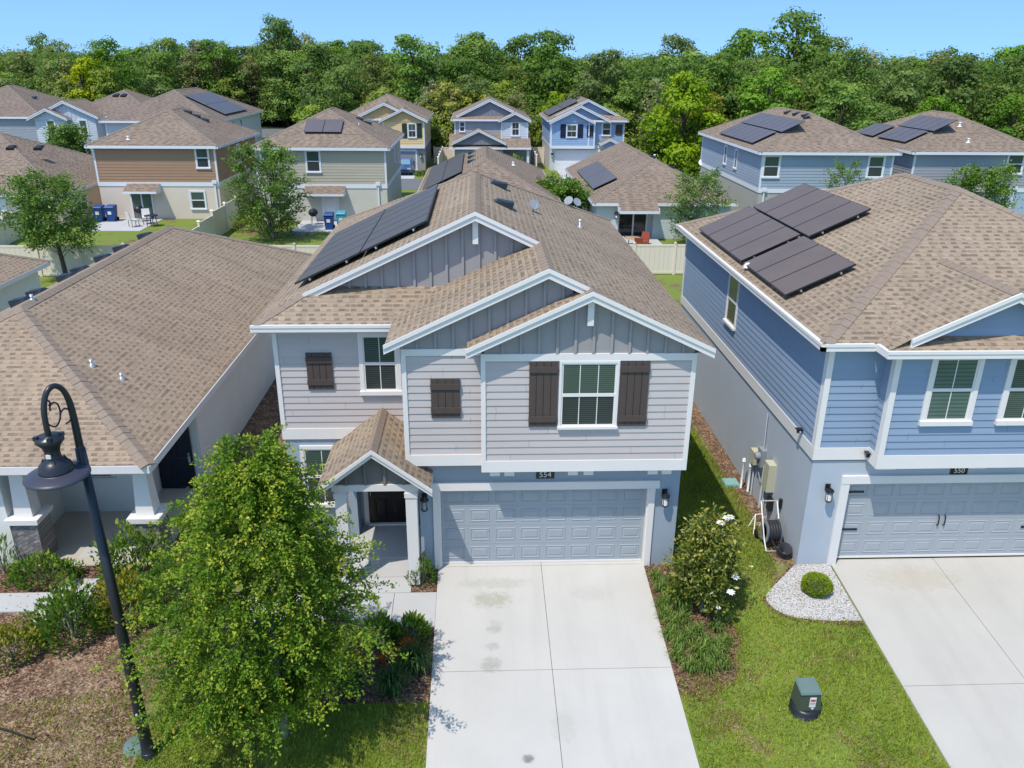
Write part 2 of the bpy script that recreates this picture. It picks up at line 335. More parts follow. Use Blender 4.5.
class MB:
    def __init__(s): s.v = []; s.f = []; s.m = []; s.uv = []; s.sm = []
    def face(s, pts, m=0, uv=None, smooth=False):
        i = len(s.v); s.v += [tuple(p) for p in pts]; s.f.append(tuple(range(i, i+len(pts)))); s.m.append(m); s.sm.append(smooth)
        s.uv += uv if uv else [(0, 0)]*len(pts)
    def hexa(s, c, m=0):                       # 8 corners: bottom 4 then top 4
        for q in ((0, 3, 2, 1), (4, 5, 6, 7), (0, 1, 5, 4), (1, 2, 6, 5), (2, 3, 7, 6), (3, 0, 4, 7)): s.face([c[k] for k in q], m)
    def box(s, x0, x1, y0, y1, z0, z1, m=0):
        s.hexa([(x0, y0, z0), (x1, y0, z0), (x1, y1, z0), (x0, y1, z0), (x0, y0, z1), (x1, y0, z1), (x1, y1, z1), (x0, y1, z1)], m)
    def fbox(s, fr, u0, u1, v0, v1, d0, d1, m=0):
        s.hexa([fr.p(u0, v0, d0), fr.p(u1, v0, d0), fr.p(u1, v0, d1), fr.p(u0, v0, d1), fr.p(u0, v1, d0), fr.p(u1, v1, d0), fr.p(u1, v1, d1), fr.p(u0, v1, d1)], m)
    def frust(s, fr, u0, u1, v0, v1, d0, d1, ins, m=0):
        a = [fr.p(u0, v0, d0), fr.p(u1, v0, d0), fr.p(u1, v1, d0), fr.p(u0, v1, d0)]
        b = [fr.p(u0+ins, v0+ins, d1), fr.p(u1-ins, v0+ins, d1), fr.p(u1-ins, v1-ins, d1), fr.p(u0+ins, v1-ins, d1)]
        s.face(b, m)
        for k in range(4): s.face([a[k], a[(k+1) % 4], b[(k+1) % 4], b[k]], m)
    def fprism(s, fr, poly, d0, d1, m=0):      # extruded (u,v) polygon
        a = [fr.p(u, v, d0) for u, v in poly]; b = [fr.p(u, v, d1) for u, v in poly]
        s.face(a[::-1], m); s.face(b, m)
        for k in range(len(poly)): s.face([a[k], a[(k+1) % len(poly)], b[(k+1) % len(poly)], b[k]], m)
    def lap(s, fr, u0, u1, v0, v1, e=.165, ulim=None, m=0):
        v = v0
        while v < v1-.01:
            t = min(v+e, v1)
            a0, a1 = ulim(v) if ulim else (u0, u1); b0, b1 = ulim(t) if ulim else (u0, u1)
            if b1 < b0: b0 = b1 = (b0+b1)/2
            if a1 > a0+.02:
                s.face([fr.p(a0, v, .024), fr.p(a1, v, .024), fr.p(b1, t, .006), fr.p(b0, t, .006)], m)
                s.face([fr.p(a0, v, 0), fr.p(a1, v, 0), fr.p(a1, v, .024), fr.p(a0, v, .024)], m)
            v = t
    def roof(s, pts, m=0):
        p = [Vector(q) for q in pts]
        n = Vector((0, 0, 0))
        for i in range(len(p)):
            a, b = p[i], p[(i+1) % len(p)]
            n += Vector(((a.y-b.y)*(a.z+b.z), (a.z-b.z)*(a.x+b.x), (a.x-b.x)*(a.y+b.y)))
        n.normalize()
        if n.z < 0: p.reverse(); n = -n
        h = Vector((0, 0, 1)).cross(n)
        h = h.normalized() if h.length > 1e-4 else Vector((1, 0, 0))
        up = n.cross(h)
        s.face(p, m, [(q.dot(h), q.dot(up)) for q in p])
        return n
    def cap(s, A, B, n1, n2, m=0, w=.15, step=.24):
        A, B = Vector(A), Vector(B); e = (B-A); L = e.length; e /= L
        def sd(n):
            d = n.cross(e).normalized()
            return d if d.z < 0 else -d
        s1, s2 = sd(n1), sd(n2); nn = (n1+n2).normalized()
        k = max(1, int(L/step)); st = L/k
        for i in range(k):
            a = A+e*(st*i); b = A+e*(st*(i+1)+.03); h0, h1 = .026, .014
            j = random.uniform(-.006, .006); h0 += j
            s.face([a+nn*h0+s1*w, a+nn*(h0+.012), b+nn*(h1+.012), b+nn*h1+s1*w], m)
            s.face([a+nn*(h0+.012), a+nn*h0+s2*w, b+nn*h1+s2*w, b+nn*(h1+.012)], m)
            s.face([a+nn*h0+s1*w, a+s1*w, a, a+nn*(h0+.012)], m); s.face([a+nn*(h0+.012), a, a+s2*w, a+nn*h0+s2*w], m)
            s.face([a+nn*h0+s1*w, b+nn*h1+s1*w, b+s1*w, a+s1*w], m); s.face([a+nn*h0+s2*w, b+nn*h1+s2*w, b+s2*w, a+s2*w], m)
    def tube(s, path, r, n=8, m=0, caps=True):
        P = [Vector(p) for p in path]; R = r if isinstance(r, (list, tuple)) else [r]*len(P)
        rings = []; prev = None
        for i, p in enumerate(P):
            t = (P[min(i+1, len(P)-1)]-P[max(i-1, 0)]).normalized()
            a = Vector((0, 0, 1)) if abs(t.z) < .9 else Vector((1, 0, 0))
            x = t.cross(a).normalized() if prev is None else (prev-t*prev.dot(t)).normalized()
            prev = x; y = t.cross(x)
            base = len(s.v)
            s.v += [tuple(p+(x*math.cos(2*math.pi*k/n)+y*math.sin(2*math.pi*k/n))*R[i]) for k in range(n)]
            rings.append(base)
        for i in range(len(P)-1):
            for k in range(n):
                s.f.append((rings[i]+k, rings[i]+(k+1) % n, rings[i+1]+(k+1) % n, rings[i+1]+k)); s.m.append(m); s.sm.append(True); s.uv += [(0, 0)]*4
        if caps:
            for b in (rings[0], rings[-1]):
                s.f.append(tuple(range(b, b+n))); s.m.append(m); s.sm.append(False); s.uv += [(0, 0)]*n
    def lathe(s, prof, c=(0, 0, 0), n=20, m=0, axis=None):
        rings = []
        for r, z in prof:
            base = len(s.v)
            for k in range(n):
                a = 2*math.pi*k/n; q = Vector((r*math.cos(a), r*math.sin(a), z))
                if axis: q = axis @ q
                s.v.append((c[0]+q.x, c[1]+q.y, c[2]+q.z))
            rings.append(base)
        for i in range(len(prof)-1):
            for k in range(n):
                s.f.append((rings[i]+k, rings[i]+(k+1) % n, rings[i+1]+(k+1) % n, rings[i+1]+k)); s.m.append(m); s.sm.append(True); s.uv += [(0, 0)]*4
        for b in (rings[0], rings[-1]):
            s.f.append(tuple(range(b, b+n))); s.m.append(m); s.sm.append(False); s.uv += [(0, 0)]*n
    def build(s, name, mats, parent=None, bevel=0, **tags):
        me = bpy.data.meshes.new(name)
        off = Vector(parent['_o']) if parent is not None and '_o' in parent else Vector((0, 0, 0))
        me.from_pydata([(x-off.x, y-off.y, z-off.z) for x, y, z in s.v], [], s.f)
        for k in (mats if isinstance(mats, (list, tuple)) else [mats]): me.materials.append(M[k])
        me.polygons.foreach_set('material_index', s.m); me.polygons.foreach_set('use_smooth', s.sm)
        ul = me.uv_layers.new(name='UVMap'); ul.data.foreach_set('uv', np.array(s.uv, dtype=np.float32).ravel())
        me.update()
        o = bpy.data.objects.new(name, me); COL.objects.link(o)
        if parent is not None:
            o.parent = parent; o['_o'] = tuple(off)
        if bevel:
            b = o.modifiers.new('bevel', 'BEVEL'); b.width = bevel; b.segments = 2; b.limit_method = 'ANGLE'
        for k, v in tags.items(): o[k] = v
        return o

def tag(o, label, cat, group=None):
    o['label'] = label; o['category'] = cat
    if group: o['group'] = group
    return o
def empty(name, loc, label, cat, group=None):
    o = bpy.data.objects.new(name, None); o.empty_display_size = .2; o.location = loc; COL.objects.link(o); o['_o'] = tuple(loc)
    return tag(o, label, cat, group)
def copy_tree(o, loc, rz, label, scale=1.0, group=None):
    r = o.copy(); COL.objects.link(r); r.location = loc; r.rotation_euler = (0, 0, rz); r.scale = (scale,)*3 if not isinstance(scale, tuple) else scale
    r['label'] = label
    if group: r['group'] = group
    for ch in list(o.children):
        c = ch.copy(); COL.objects.link(c); c.parent = r
    return r
def struct(o): o['kind'] = 'structure'; return o

def fastmesh(name, verts, nper, mat, tint, parent=None, loc=None, smooth=False):
    """verts (N*nper,3) : N faces of nper corners each, tint per face"""
    N = len(verts)//nper
    me = bpy.data.meshes.new(name)
    me.vertices.add(len(verts)); me.vertices.foreach_set('co', np.ascontiguousarray(verts, dtype=np.float32).ravel())
    me.loops.add(len(verts)); me.loops.foreach_set('vertex_index', np.arange(len(verts), dtype=np.int32))
    me.polygons.add(N); me.polygons.foreach_set('loop_start', np.arange(N, dtype=np.int32)*nper)
    me.polygons.foreach_set('loop_total', np.full(N, nper, dtype=np.int32))
    a = me.attributes.new('tint', 'FLOAT', 'FACE'); a.data.foreach_set('value', np.asarray(tint, dtype=np.float32))
    me.update(calc_edges=True); me.materials.append(M[mat])
    o = bpy.data.objects.new(name, me); COL.objects.link(o)
    if parent is not None: o.parent = parent
    if loc is not None: o.location = loc
    return o

def sm(a, b, x):
    t = min(1, max(0, (x-a)/(b-a))); return t*t*(3-2*t)
def zg(x, y):
    zb = .27*sm(4.4, 7.0, x)*(1-sm(14, 22, y))
    return zb + .1*max(-22, min(y, 0)) + .5*sm(30, 38, y)

# ------------------------------------------------------------------ ground
def ground():
    xs = sorted(set([-1500, -700, -300, -150, -90, -60, -40, -30, -24] + [round(-20+.5*i, 2) for i in range(77)] + [20, 24, 30, 40, 60, 90, 150, 300, 700, 1500]))
    ys = sorted(set([-60, -40, -25, -18] + [round(-14+.5*i, 2) for i in range(81)] + [28, 30, 32, 34, 36, 38, 42, 50, 60, 75, 95, 130, 200, 400, 900, 1800]))
    b = MB(); b.v = [(x, y, max(-2.2, zg(x, y))) for y in ys for x in xs]
    nx = len(xs)
    for j in range(len(ys)-1):
        for i in range(nx-1):
            b.f.append((j*nx+i, j*nx+i+1, (j+1)*nx+i+1, (j+1)*nx+i)); b.m.append(0); b.sm.append(True); b.uv += [(0, 0)]*4
    return struct(b.build('ground', 'ground'))
ground()
def sheet(poly, lift, name, mat, step=.5):
    """draped sheet: fan from fine polygon; each vertex follows the ground"""
    import mathutils.geometry as mg
    b = MB()
    xs = [p[0] for p in poly]; ys = [p[1] for p in poly]
    # clip a grid of cells against the (convex-ish) polygon
    def clip(cell):
        out = cell
        for i in range(len(poly)):
            a, c = Vector(poly[i]), Vector(poly[(i+1) % len(poly)])
            res = []
            for k in range(len(out)):
                p, q = out[k], out[(k+1) % len(out)]
                sp = (c.x-a.x)*(p.y-a.y)-(c.y-a.y)*(p.x-a.x); sq = (c.x-a.x)*(q.y-a.y)-(c.y-a.y)*(q.x-a.x)
                if sp >= 0: res.append(p)
                if (sp >= 0) != (sq >= 0): res.append(p+(q-p)*(sp/(sp-sq)))
            out = res
            if len(out) < 3: return None
        return out
    x = min(xs)
    x = math.floor(x/step)*step
    while x < max(xs):
        y = math.floor(min(ys)/step)*step
        while y < max(ys):
            c = clip([Vector((x, y)), Vector((x+step, y)), Vector((x+step, y+step)), Vector((x, y+step))])
            if c: b.face([(p.x, p.y, zg(p.x, p.y)+lift) for p in c], 0, None, True)
            y += step
        x += step
    return b.build(name, mat)
def slab(x0, x1, y0, y1, lift, mat, b, depth=.12):
    """concrete panel following the slope in y (flat in x)"""
    xm = (x0+x1)/2
    n = max(1, int((y1-y0)/1.5))
    for i in range(n):
        a, c = y0+(y1-y0)*i/n, y0+(y1-y0)*(i+1)/n
        za = max(zg(x0, a), zg(x1, a))+lift; zc = max(zg(x0, c), zg(x1, c))+lift
        b.hexa([(x0, a, za-depth), (x1, a, za-depth), (x1, c, zc-depth), (x0, c, zc-depth), (x0, a, za), (x1, a, za), (x1, c, zc), (x0, c, zc)], 0)

g = .006
# main driveway: 2 columns x 3 rows of panels, dark filler just under the surface
b = MB()
for (a, c) in ((-1.66, .80-g), (.80+g, 3.27)):
    for (y0, y1) in ((.012, .14), (-3.22+g, 0.0), (-6.6+g, -3.22-g), (-9.5, -6.6-g)):
        slab(a, c, y0, y1, .035, 'drive', b)
struct(b.build('driveway', 'drive'))
b = MB(); slab(-1.64, 3.25, -9.4, -.05, .026, 'joint', b, .05); struct(b.build('driveway_joint', 'joint'))
b = MB()
for (a, c) in ((7.66, 10.2-g), (10.2+g, 12.75)):
    for (y0, y1) in ((-4.1+g, -.29), (-9.5, -4.1-g)):
        slab(a, c, y0, y1, .03, 'drive', b)
struct(b.build('driveway', 'drive_tan'))
b = MB(); slab(7.68, 12.7, -9.4, -.5, .021, 'joint', b, .05); struct(b.build('driveway_joint', 'joint'))
b = MB()
for (a, c, y0, y1) in ((-2.62, -1.66-g, -1.92, -.86), (-3.75, -2.62-2*g, -1.92, -.86), (-3.75, -2.26, -.86+2*g, -.32), (-3.75, -2.26, -.32+2*g, .4), (-6.6, -3.75-2*g, -1.92, -.86)):
    slab(a, c, y0, y1, .03, 'walk', b)
struct(b.build('front_walk', 'walk'))
b = MB()
for (a, c, y0, y1) in ((-10.4, -9.5, -.5, 1.2), (-10.4, -9.5, -1.6, -.5-g), (-13, -10.4-g, -1.25, -.65)):
    slab(a, c, y0, y1, .035, 'walk', b)
struct(b.build('neighbour_walk', 'walk'))
b = MB(); b.box(-3.9, -2.06, .4, 1.9, -.1, .07); struct(b.build('porch_floor', 'walk'))
b = MB(); b.box(-11.7, -8.35, .35, 4.1, -.2, .02); struct(b.build('porch_floor', 'porchfloor'))
struct(sheet([(-4.1, -3.95), (-1.67, -3.95), (-1.67, -1.93), (-4.1, -1.93)], .012, 'mulch_bed', 'mulch'))
struct(sheet([(-2.24, -.85), (-1.67, -.85), (-1.67, 0), (-2.24, 0)], .02, 'mulch_bed', 'mulch'))
struct(sheet([(3.28, -3.9), (3.75, -4.1), (4.6, -3.5), (4.95, -2.4), (4.8, -1.3), (4.2, -.3), (4.0, 0), (3.28, 0)], .012, 'mulch_bed', 'mulch'))
struct(sheet([(-12.2, -.62), (-9.5, -.62), (-9.5, .33), (-12.2, .33)], .012, 'mulch_bed', 'mulch'))
gv = [(5.83, -1.30), (5.79, -1.50), (5.86, -1.76), (6.03, -1.97), (6.28, -2.13), (6.6, -2.23), (7.0, -2.29), (7.62, -2.3), (7.62, -.43), (6.80, -.43)]
struct(sheet(gv, .02, 'gravel_bed', 'gravel', .25))
struct(sheet([(5.72, -1.42), (5.80, -1.84), (6.2, -2.2), (6.9, -2.38), (7.63, -2.42), (7.63, -.43), (6.7, -.4)], .010, 'gravel_edging', 'mulch', .25))
# estate street and far road behind
b = MB()
b.box(-90, 70, 57.5, 64.5, .45, .512); struct(b.build('street', 'asphalt'))
b = MB(); b.box(-46, -27, 108, 124, .45, .515); struct(b.build('far_road', 'asphalt'))
b = MB()
for (x0, x1) in ((-10.0, -6.9), (7.6, 12.4)): b.box(x0, x1, 64.5, 71.3, .4, .53)
for (x0, x1) in ((-3, 3), (8, 13), (-14.5, -9), (18, 24)): b.box(x0, x1, 52, 57.5, .4, .53)
struct(b.build('far_driveways', 'patio'))

# ------------------------------------------------------------------ house part builders
def window(root, fr, u0, u1, v0, v1, cols=2, t=.09, sill=.05, d=.0, mats=('pane', 'screen'), wm='white', label=None):
    b = MB()
    dd = .055+d
    b.fbox(fr, u0, u1, v1-t, v1, d, dd); b.fbox(fr, u0, u0+t, v0+t, v1-t, d, dd); b.fbox(fr, u1-t, u1, v0+t, v1-t, d, dd)
    b.fbox(fr, u0-sill*.3, u1+sill*.3, v0, v0+t, d, dd+sill)
    a0, a1, c0, c1 = u0+t, u1-t, v0+t, v1-t; s = .035; vm = (c0+c1)/2
    b.fbox(fr, a0, a1, vm-s, vm+s, d, d+.045)
    b.fbox(fr, a0, a0+s, c0, vm-s, d, d+.040); b.fbox(fr, a1-s, a1, c0, vm-s, d, d+.040); b.fbox(fr, a0, a0+s, vm+s, c1, d, d+.036); b.fbox(fr, a1-s, a1, vm+s, c1, d, d+.036)
    b.fbox(fr, a0+s, a1-s, c0, c0+s, d, d+.040); b.fbox(fr, a0+s, a1-s, c1-s, c1, d, d+.036)
    w = b.build('window', wm, root)
    if label: w['label'] = label
    p = MB(); p.fbox(fr, a0+s, a1-s, vm+s, c1-s, d+.004, d+.026); p.build('pane', mats[0], w)
    q = MB(); q.fbox(fr, a0+s, a1-s, c0+s, vm-s, d+.004, d+.024); q.build('screen', mats[1], w)
    if cols > 1:
        m = MB()
        for k in range(1, cols):
            x = a0+(a1-a0)*k/cols
            m.fbox(fr, x-.009, x+.009, vm+s, c1-s, d+.026, d+.032); m.fbox(fr, x-.009, x+.009, c0+s, vm-s, d+.024, d+.030)
        m.build('muntin', wm, w)
    return w

def shutter(root, fr, u0, u1, v0, v1, n=4):
    b = MB(); w = (u1-u0)/n
    for k in range(n): b.fbox(fr, u0+k*w+.006, u0+(k+1)*w-.006, v0, v1, .02, .055)
    b.fbox(fr, u0+.01, u1-.01, v0+.01, v1-.01, .015, .035)
    h = v1-v0
    for v in (v0+.12, v1-.12-.12): b.fbox(fr, u0, u1, v, v+.13, .055, .085)
    return b.build('shutter', 'shutter', root)

def garage_door(root, fr, u0, u1, v0, v1, d, mat, cols=8, rows=4, hardware=False):
    b = MB(); b.fbox(fr, u0, u1, v0, v1, d-.04, d)
    cw = (u1-u0)/cols; rh = (v1-v0)/rows
    for r in range(rows):
        if r: b.fbox(fr, u0, u1, v0+r*rh-.006, v0+r*rh+.006, d, d+.004)
        for c in range(cols):
            x0, x1, y0, y1 = u0+c*cw+.07, u0+(c+1)*cw-.07, v0+r*rh+.09, v0+(r+1)*rh-.09
            # raised bead around each panel
            for (p0, p1, q0, q1) in ((x0, x1, y0, y0+.028), (x0, x1, y1-.028, y1), (x0, x0+.028, y0+.028, y1-.028), (x1-.028, x1, y0+.028, y1-.028)):
                b.frust(fr, p0, p1, q0, q1, d, d+.011, .008)
            b.frust(fr, x0+.05, x1-.05, y0+.05, y1-.05, d, d+.010, .03)
    o = b.build('garage_door', mat, root)
    s = MB(); s.fbox(fr, u0, u1, v0-.05, v0, d-.03, d+.015); s.build('bottom_seal', 'white', o)
    if hardware:
        h = MB(); um = (u0+u1)/2
        for sgn in (-1, 1):
            x = um+sgn*.075; h.tube([fr.p(x, v0+.82, d+.01), fr.p(x, v0+.86, d+.05), fr.p(x, v0+1.06, d+.05), fr.p(x, v0+1.10, d+.01)], .016, 6)
        h.build('handle', 'black', o)
        for (x, y) in ((u0+.02, .72), (u0+.02, 1.72), (u1-.44, .72), (u1-.44, 1.72)):
            k = MB(); k.fbox(fr, x, x+.42, v0+y, v0+y+.055, d+.016, d+.024); k.build('strap_hinge', 'black', o)
    return o

def rake(b, fr, pts, h=.2, t=.035, drop=.0, m=0):
    """fascia boards along the slopes of a gable: polyline of (u,v) roof points on frame fr, thickness outward"""
    for (p, q) in zip(pts[:-1], pts[1:]):
        b.fprism(fr, [(p[0], p[1]-h-drop), (q[0], q[1]-h-drop), (q[0], q[1]-drop), (p[0], p[1]-drop)], 0, t, m)
        b.fprism(fr, [(p[0], p[1]-.075-drop), (q[0], q[1]-.075-drop), (q[0], q[1]+.012-drop), (p[0], p[1]+.012-drop)], t+.002, t+.03, m)

def gable_bb(root, fr, poly, top, mat, battens, base_d=0):
    """board and batten gable; top(u) = roof height"""
    b = MB(); b.fprism(fr, poly, base_d-.05, base_d+.008)
    lo = min(v for u, v in poly)
    for u in battens:
        b.fbox(fr, u-.028, u+.028, lo+.0, top(u)-.05, base_d+.008, base_d+.052)
    return b.build('gable_panel', mat, root)

def lantern(root, fr, u, v, big=1.0):
    b = MB(); c = fr.p(u, v, 0)
    b.fbox(fr, u-.05*big, u+.05*big, v-.07, v+.09, .0, .03)
    b.tube([fr.p(u, v+.05, .03), fr.p(u, v+.11, .10), fr.p(u, v+.05, .15)], .012, 6)
    k = fr.p(u, v, .15)
    b.lathe([(.02, .06), (.085*big, .0), (.085*big, -.03), (.07*big, -.03)], k, 10)
    b.lathe([(.07*big, -.25), (.055*big, -.29), (.01, -.31)], k, 10)
    for a in range(4):
        x, y = .062*big*math.cos(a*math.pi/2+.78), .062*big*math.sin(a*math.pi/2+.78)
        b.tube([(k.x+x, k.y+y, k.z-.03), (k.x+x, k.y+y, k.z-.26)], .007, 4)
    o = b.build('wall_lantern', 'black', root)
    g_ = MB(); g_.lathe([(.052*big, -.25), (.056*big, -.03)], k, 10); g_.build('glass', 'glassy', o)
    return o

def text_mesh(s, size, fr, u, v, d, name, mat, parent):
    cu = bpy.data.curves.new('t', 'FONT'); cu.body = s; cu.size = size; cu.extrude = .004; cu.align_x = 'CENTER'; cu.align_y = 'CENTER'
    o = bpy.data.objects.new('t', cu); COL.objects.link(o)
    dg = bpy.context.evaluated_depsgraph_get(); me = bpy.data.meshes.new_from_object(o.evaluated_get(dg))
    bpy.data.objects.remove(o)
    off = Vector(parent['_o']); 
    for vt in me.vertices: vt.co = fr.p(u+vt.co.x, v+vt.co.y, d+vt.co.z) - off
    me.materials.clear(); me.materials.append(M[mat])
    o = bpy.data.objects.new(name, me); COL.objects.link(o); o.parent = parent
    return o

def plaque(root, fr, u, v, s, w=.36, h=.17):
    b = MB(); b.fbox(fr, u-w/2, u+w/2, v-h/2, v+h/2, .0, .02)
    o = b.build('number_plaque', 'black', root); o['label'] = 'black house number plaque reading '+s
    text_mesh(s, h*.95, fr, u, v, .024, 'house_number', 'pvc', o)

def vent_box(root, p, n, w=.34):
    """turtle vent lying on a roof plane of normal n at p"""
    n = Vector(n).normalized(); h = Vector((0, 0, 1)).cross(n).normalized(); up = n.cross(h); p = Vector(p)
    b = MB()
    def q(a, c, e): return p+h*a+up*c+n*e
    b.hexa([q(-w*.5, -w*.6, 0), q(w*.5, -w*.6, 0), q(w*.5, w*.6, 0), q(-w*.5, w*.6, 0), q(-w*.42, -w*.55, .19), q(w*.42, -w*.55, .19), q(w*.32, w*.45, .09), q(-w*.32, w*.45, .09)])
    return b.build('roof_vent', 'black', root, bevel=.015)

def solar(root, A, U, V, nu, nv, mat, th=.04, gap=.02, rails=True):
    """array of modules: A corner, U vector along, V vector up-slope (full array)"""
    A, U, V = Vector(A), Vector(U), Vector(V); n = U.cross(V).normalized()
    if n.z < 0: n = -n
    lu, lv = U.length/nu, V.length/nv; u, v = U.normalized(), V.normalized()
    for j in range(nv):
        for i in range(nu):
            c = A+u*(lu*i+gap/2)+v*(lv*j+gap/2); a_, b_ = lu-gap, lv-gap
            b = MB()
            P = [c, c+u*a_, c+u*a_+v*b_, c+v*b_]
            b.hexa([q for q in P]+[q+n*th for q in P], 0)
            f = .016
            I = [c+u*f+v*f, c+u*(a_-f)+v*f, c+u*(a_-f)+v*(b_-f), c+u*f+v*(b_-f)]
            b.face([q+n*(th+.002) for q in I], 1, [(.02, .02), (a_-.02, .02), (a_-.02, b_-.02), (.02, b_-.02)])
            b.build('solar_panel', ['black', mat], root)
    if rails:
        b = MB()
        for k in (.22, .78):
            for j in range(nv):
                s0 = A+v*(lv*(j+k))-n*.06
                e0 = s0+U
                w = v*.02
                b.hexa([s0-w, e0-w, e0+w, s0+w, s0-w+n*.055, e0-w+n*.055, e0+w+n*.055, s0+w+n*.055])
        b.build('mounting_rail', 'steel', root)

def dish(root, p, face, r=.26):
    b = MB(); f = Vector(face).normalized(); p = Vector(p)
    ax = f.to_track_quat('Z', 'Y').to_matrix()
    b.tube([p, p+Vector((0, 0, .1)), p+Vector((0, 0, .17))+f*-.04], .02, 6, 1)
    c = p+Vector((0, 0, .17))
    b.lathe([(r*x, .35*r*x*x) for x in (1.0, .8, .5, .2, .01)], c, 18, 0, ax)
    b.lathe([(r*x, .35*r*x*x-.012) for x in (1.0, .5, .01)], c, 18, 0, ax)
    b.tube([c+ax@Vector((0, -r*.9, .2*r)), c+ax@Vector((0, -r*.3, r*1.2))], .012, 5, 1)
    return b.build('satellite_dish', ['box_grey', 'steel'], root)

def pipe_vent(root, p, h=.3, mat='steel', r=.042):
    h *= .75; r *= .8
    b = MB(); p = Vector(p); b.tube([p-Vector((0, 0, .05)), p+Vector((0, 0, h))], r, 8); b.lathe([(r*2.6, -.02), (r*2.4, .03), (r*1.1, .07)], p, 8); b.lathe([(r*1.5, h-.03), (r*1.5, h+.02)], p, 8)
    return b.build('vent_pipe', mat, root)

def gutter(b, x0, x1, y0, y1, z, h=.16, w=.1, out=None):
    """K-style gutter box just outside an eave line (axis aligned)"""
    if abs(y1-y0) < 1e-6:
        s = out
        ya, yb = (y0, y0+s*w); lo, hi = min(ya, yb), max(ya, yb)
        b.box(x0, x1, lo, hi, z-h, z-.01); b.box(x0, x1, (hi if s > 0 else lo-.015), (hi+.015 if s > 0 else lo), z-.06, z+.004)
    else:
        s = out
        xa, xb = (x0, x0+s*w); lo, hi = min(xa, xb), max(xa, xb)
        b.box(lo, hi, y0, y1, z-h, z-.01); b.box((hi if s > 0 else lo-.015), (hi+.015 if s > 0 else lo), y0, y1, z-.06, z+.004)

def hip(root, x0, x1, y0, y1, z, mat, capm, k=K, fascia='white', far=False, ridge='y', w=.15, bg=False):
    """hip roof with white fascia; returns ridge ends and normals"""
    b = MB(); hx, hy = (x1-x0)/2, (y1-y0)/2; xc, yc = (x0+x1)/2, (y0+y1)/2
    if hy >= hx: ra, rb = Vector((xc, y0+hx, z+k*hx)), Vector((xc, y1 if bg else y1-hx, z+k*hx))
    else: ra, rb = Vector((x0+hy, yc, z+k*hy)), Vector((x1-hy, yc, z+k*hy))
    c = [Vector((x0, y0, z)), Vector((x1, y0, z)), Vector((x1, y1, z)), Vector((x0, y1, z))]
    if hy >= hx:
        F = [[c[0], c[1], ra], [c[1], c[2], rb, ra], [c[2], c[3], rb], [c[3], c[0], ra, rb]]
        hips = [(c[0], ra, 3, 0), (c[1], ra, 0, 1), (c[2], rb, 1, 2), (c[3], rb, 2, 3), (ra, rb, 1, 3)]
    else:
        F = [[c[0], c[1], rb, ra], [c[1], c[2], rb], [c[2], c[3], ra, rb], [c[3], c[0], ra]]
        hips = [(c[0], ra, 3, 0), (c[1], rb, 0, 1), (c[2], rb, 1, 2), (c[3], ra, 2, 3), (ra, rb, 0, 2)]
    N = [b.roof(f) if not (bg and q_ == 2) else Vector((0, 1, 0)) for q_, f in enumerate(F)]
    if bg: hips = [q for q in hips if 2 not in q[2:]]
    for A, B, i, j in hips:
        if (B-A).length > .3: b.cap(A, B, N[i], N[j], 1, w, .24 if not far else .6)
    o = b.build('roof', [mat, capm], root)
    f = MB(); t = .03; h = .2
    f.box(x0-.005, x1+.005, y0-t, y0, z-h, z-.012); f.box(x0-.005, x1+.005, y1, y1+t, z-h, z-.012)
    f.box(x0-t, x0-.006, y0, y1, z-h, z-.012); f.box(x1+.006, x1+t, y0, y1, z-h, z-.012)
    f.build('fascia', fascia, o)
    s = MB(); s.box(x0+.01, x1-.01, y0+.01, y1-.01, z-.17, z-.15); s.build('soffit', 'soffit', o)
    return o, ra, rb, N

def wall_block(root, x0, x1, y0, y1, z0, zb, zt, low, up, sides='FRLB', e=.17, wm='white_far', band=.28, corner=.09, lowname='stucco_wall', upname='siding_wall'):
    """two-storey box: stucco below zb, lap siding above with a white belt band and corner boards"""
    b = MB(); b.box(x0, x1, y0, y1, z0, zb+.05); b.build(lowname, low, root)
    if zt <= zb+.2: return
    b = MB(); b.box(x0+.004, x1-.004, y0+.004, y1-.004, zb+.05, zt)
    sd = {'F': (FRONT(y0), x0, x1), 'R': (RIGHT(x1), y0, y1), 'L': (LEFT(x0), -y1, -y0), 'B': (BACK(y1), -x1, -x0)}
    for s in sides:
        fr, u0, u1 = sd[s]; b.lap(fr, u0+corner*.6, u1-corner*.6, zb+band, zt, e)
    b.build(upname, up, root)
    t = MB()
    for s in sides:
        fr, u0, u1 = sd[s]
        t.fbox(fr, u0-.034, u1+.034 if s in 'FB' else u1, zb, zb+band, .006, .04)
    for (x, y, sx, sy) in ((x0, y0, -1, -1), (x1, y0, 1, -1), (x1, y1, 1, 1), (x0, y1, -1, 1)):
        xa, xb = sorted((x-sx*corner, x+sx*.032)); ya, yb = sorted((y-sy*corner, y+sy*.032))
        t.box(xa, xb, ya, yb, zb+band+.001, zt-.01)
    t.build('white_trim', wm, root)

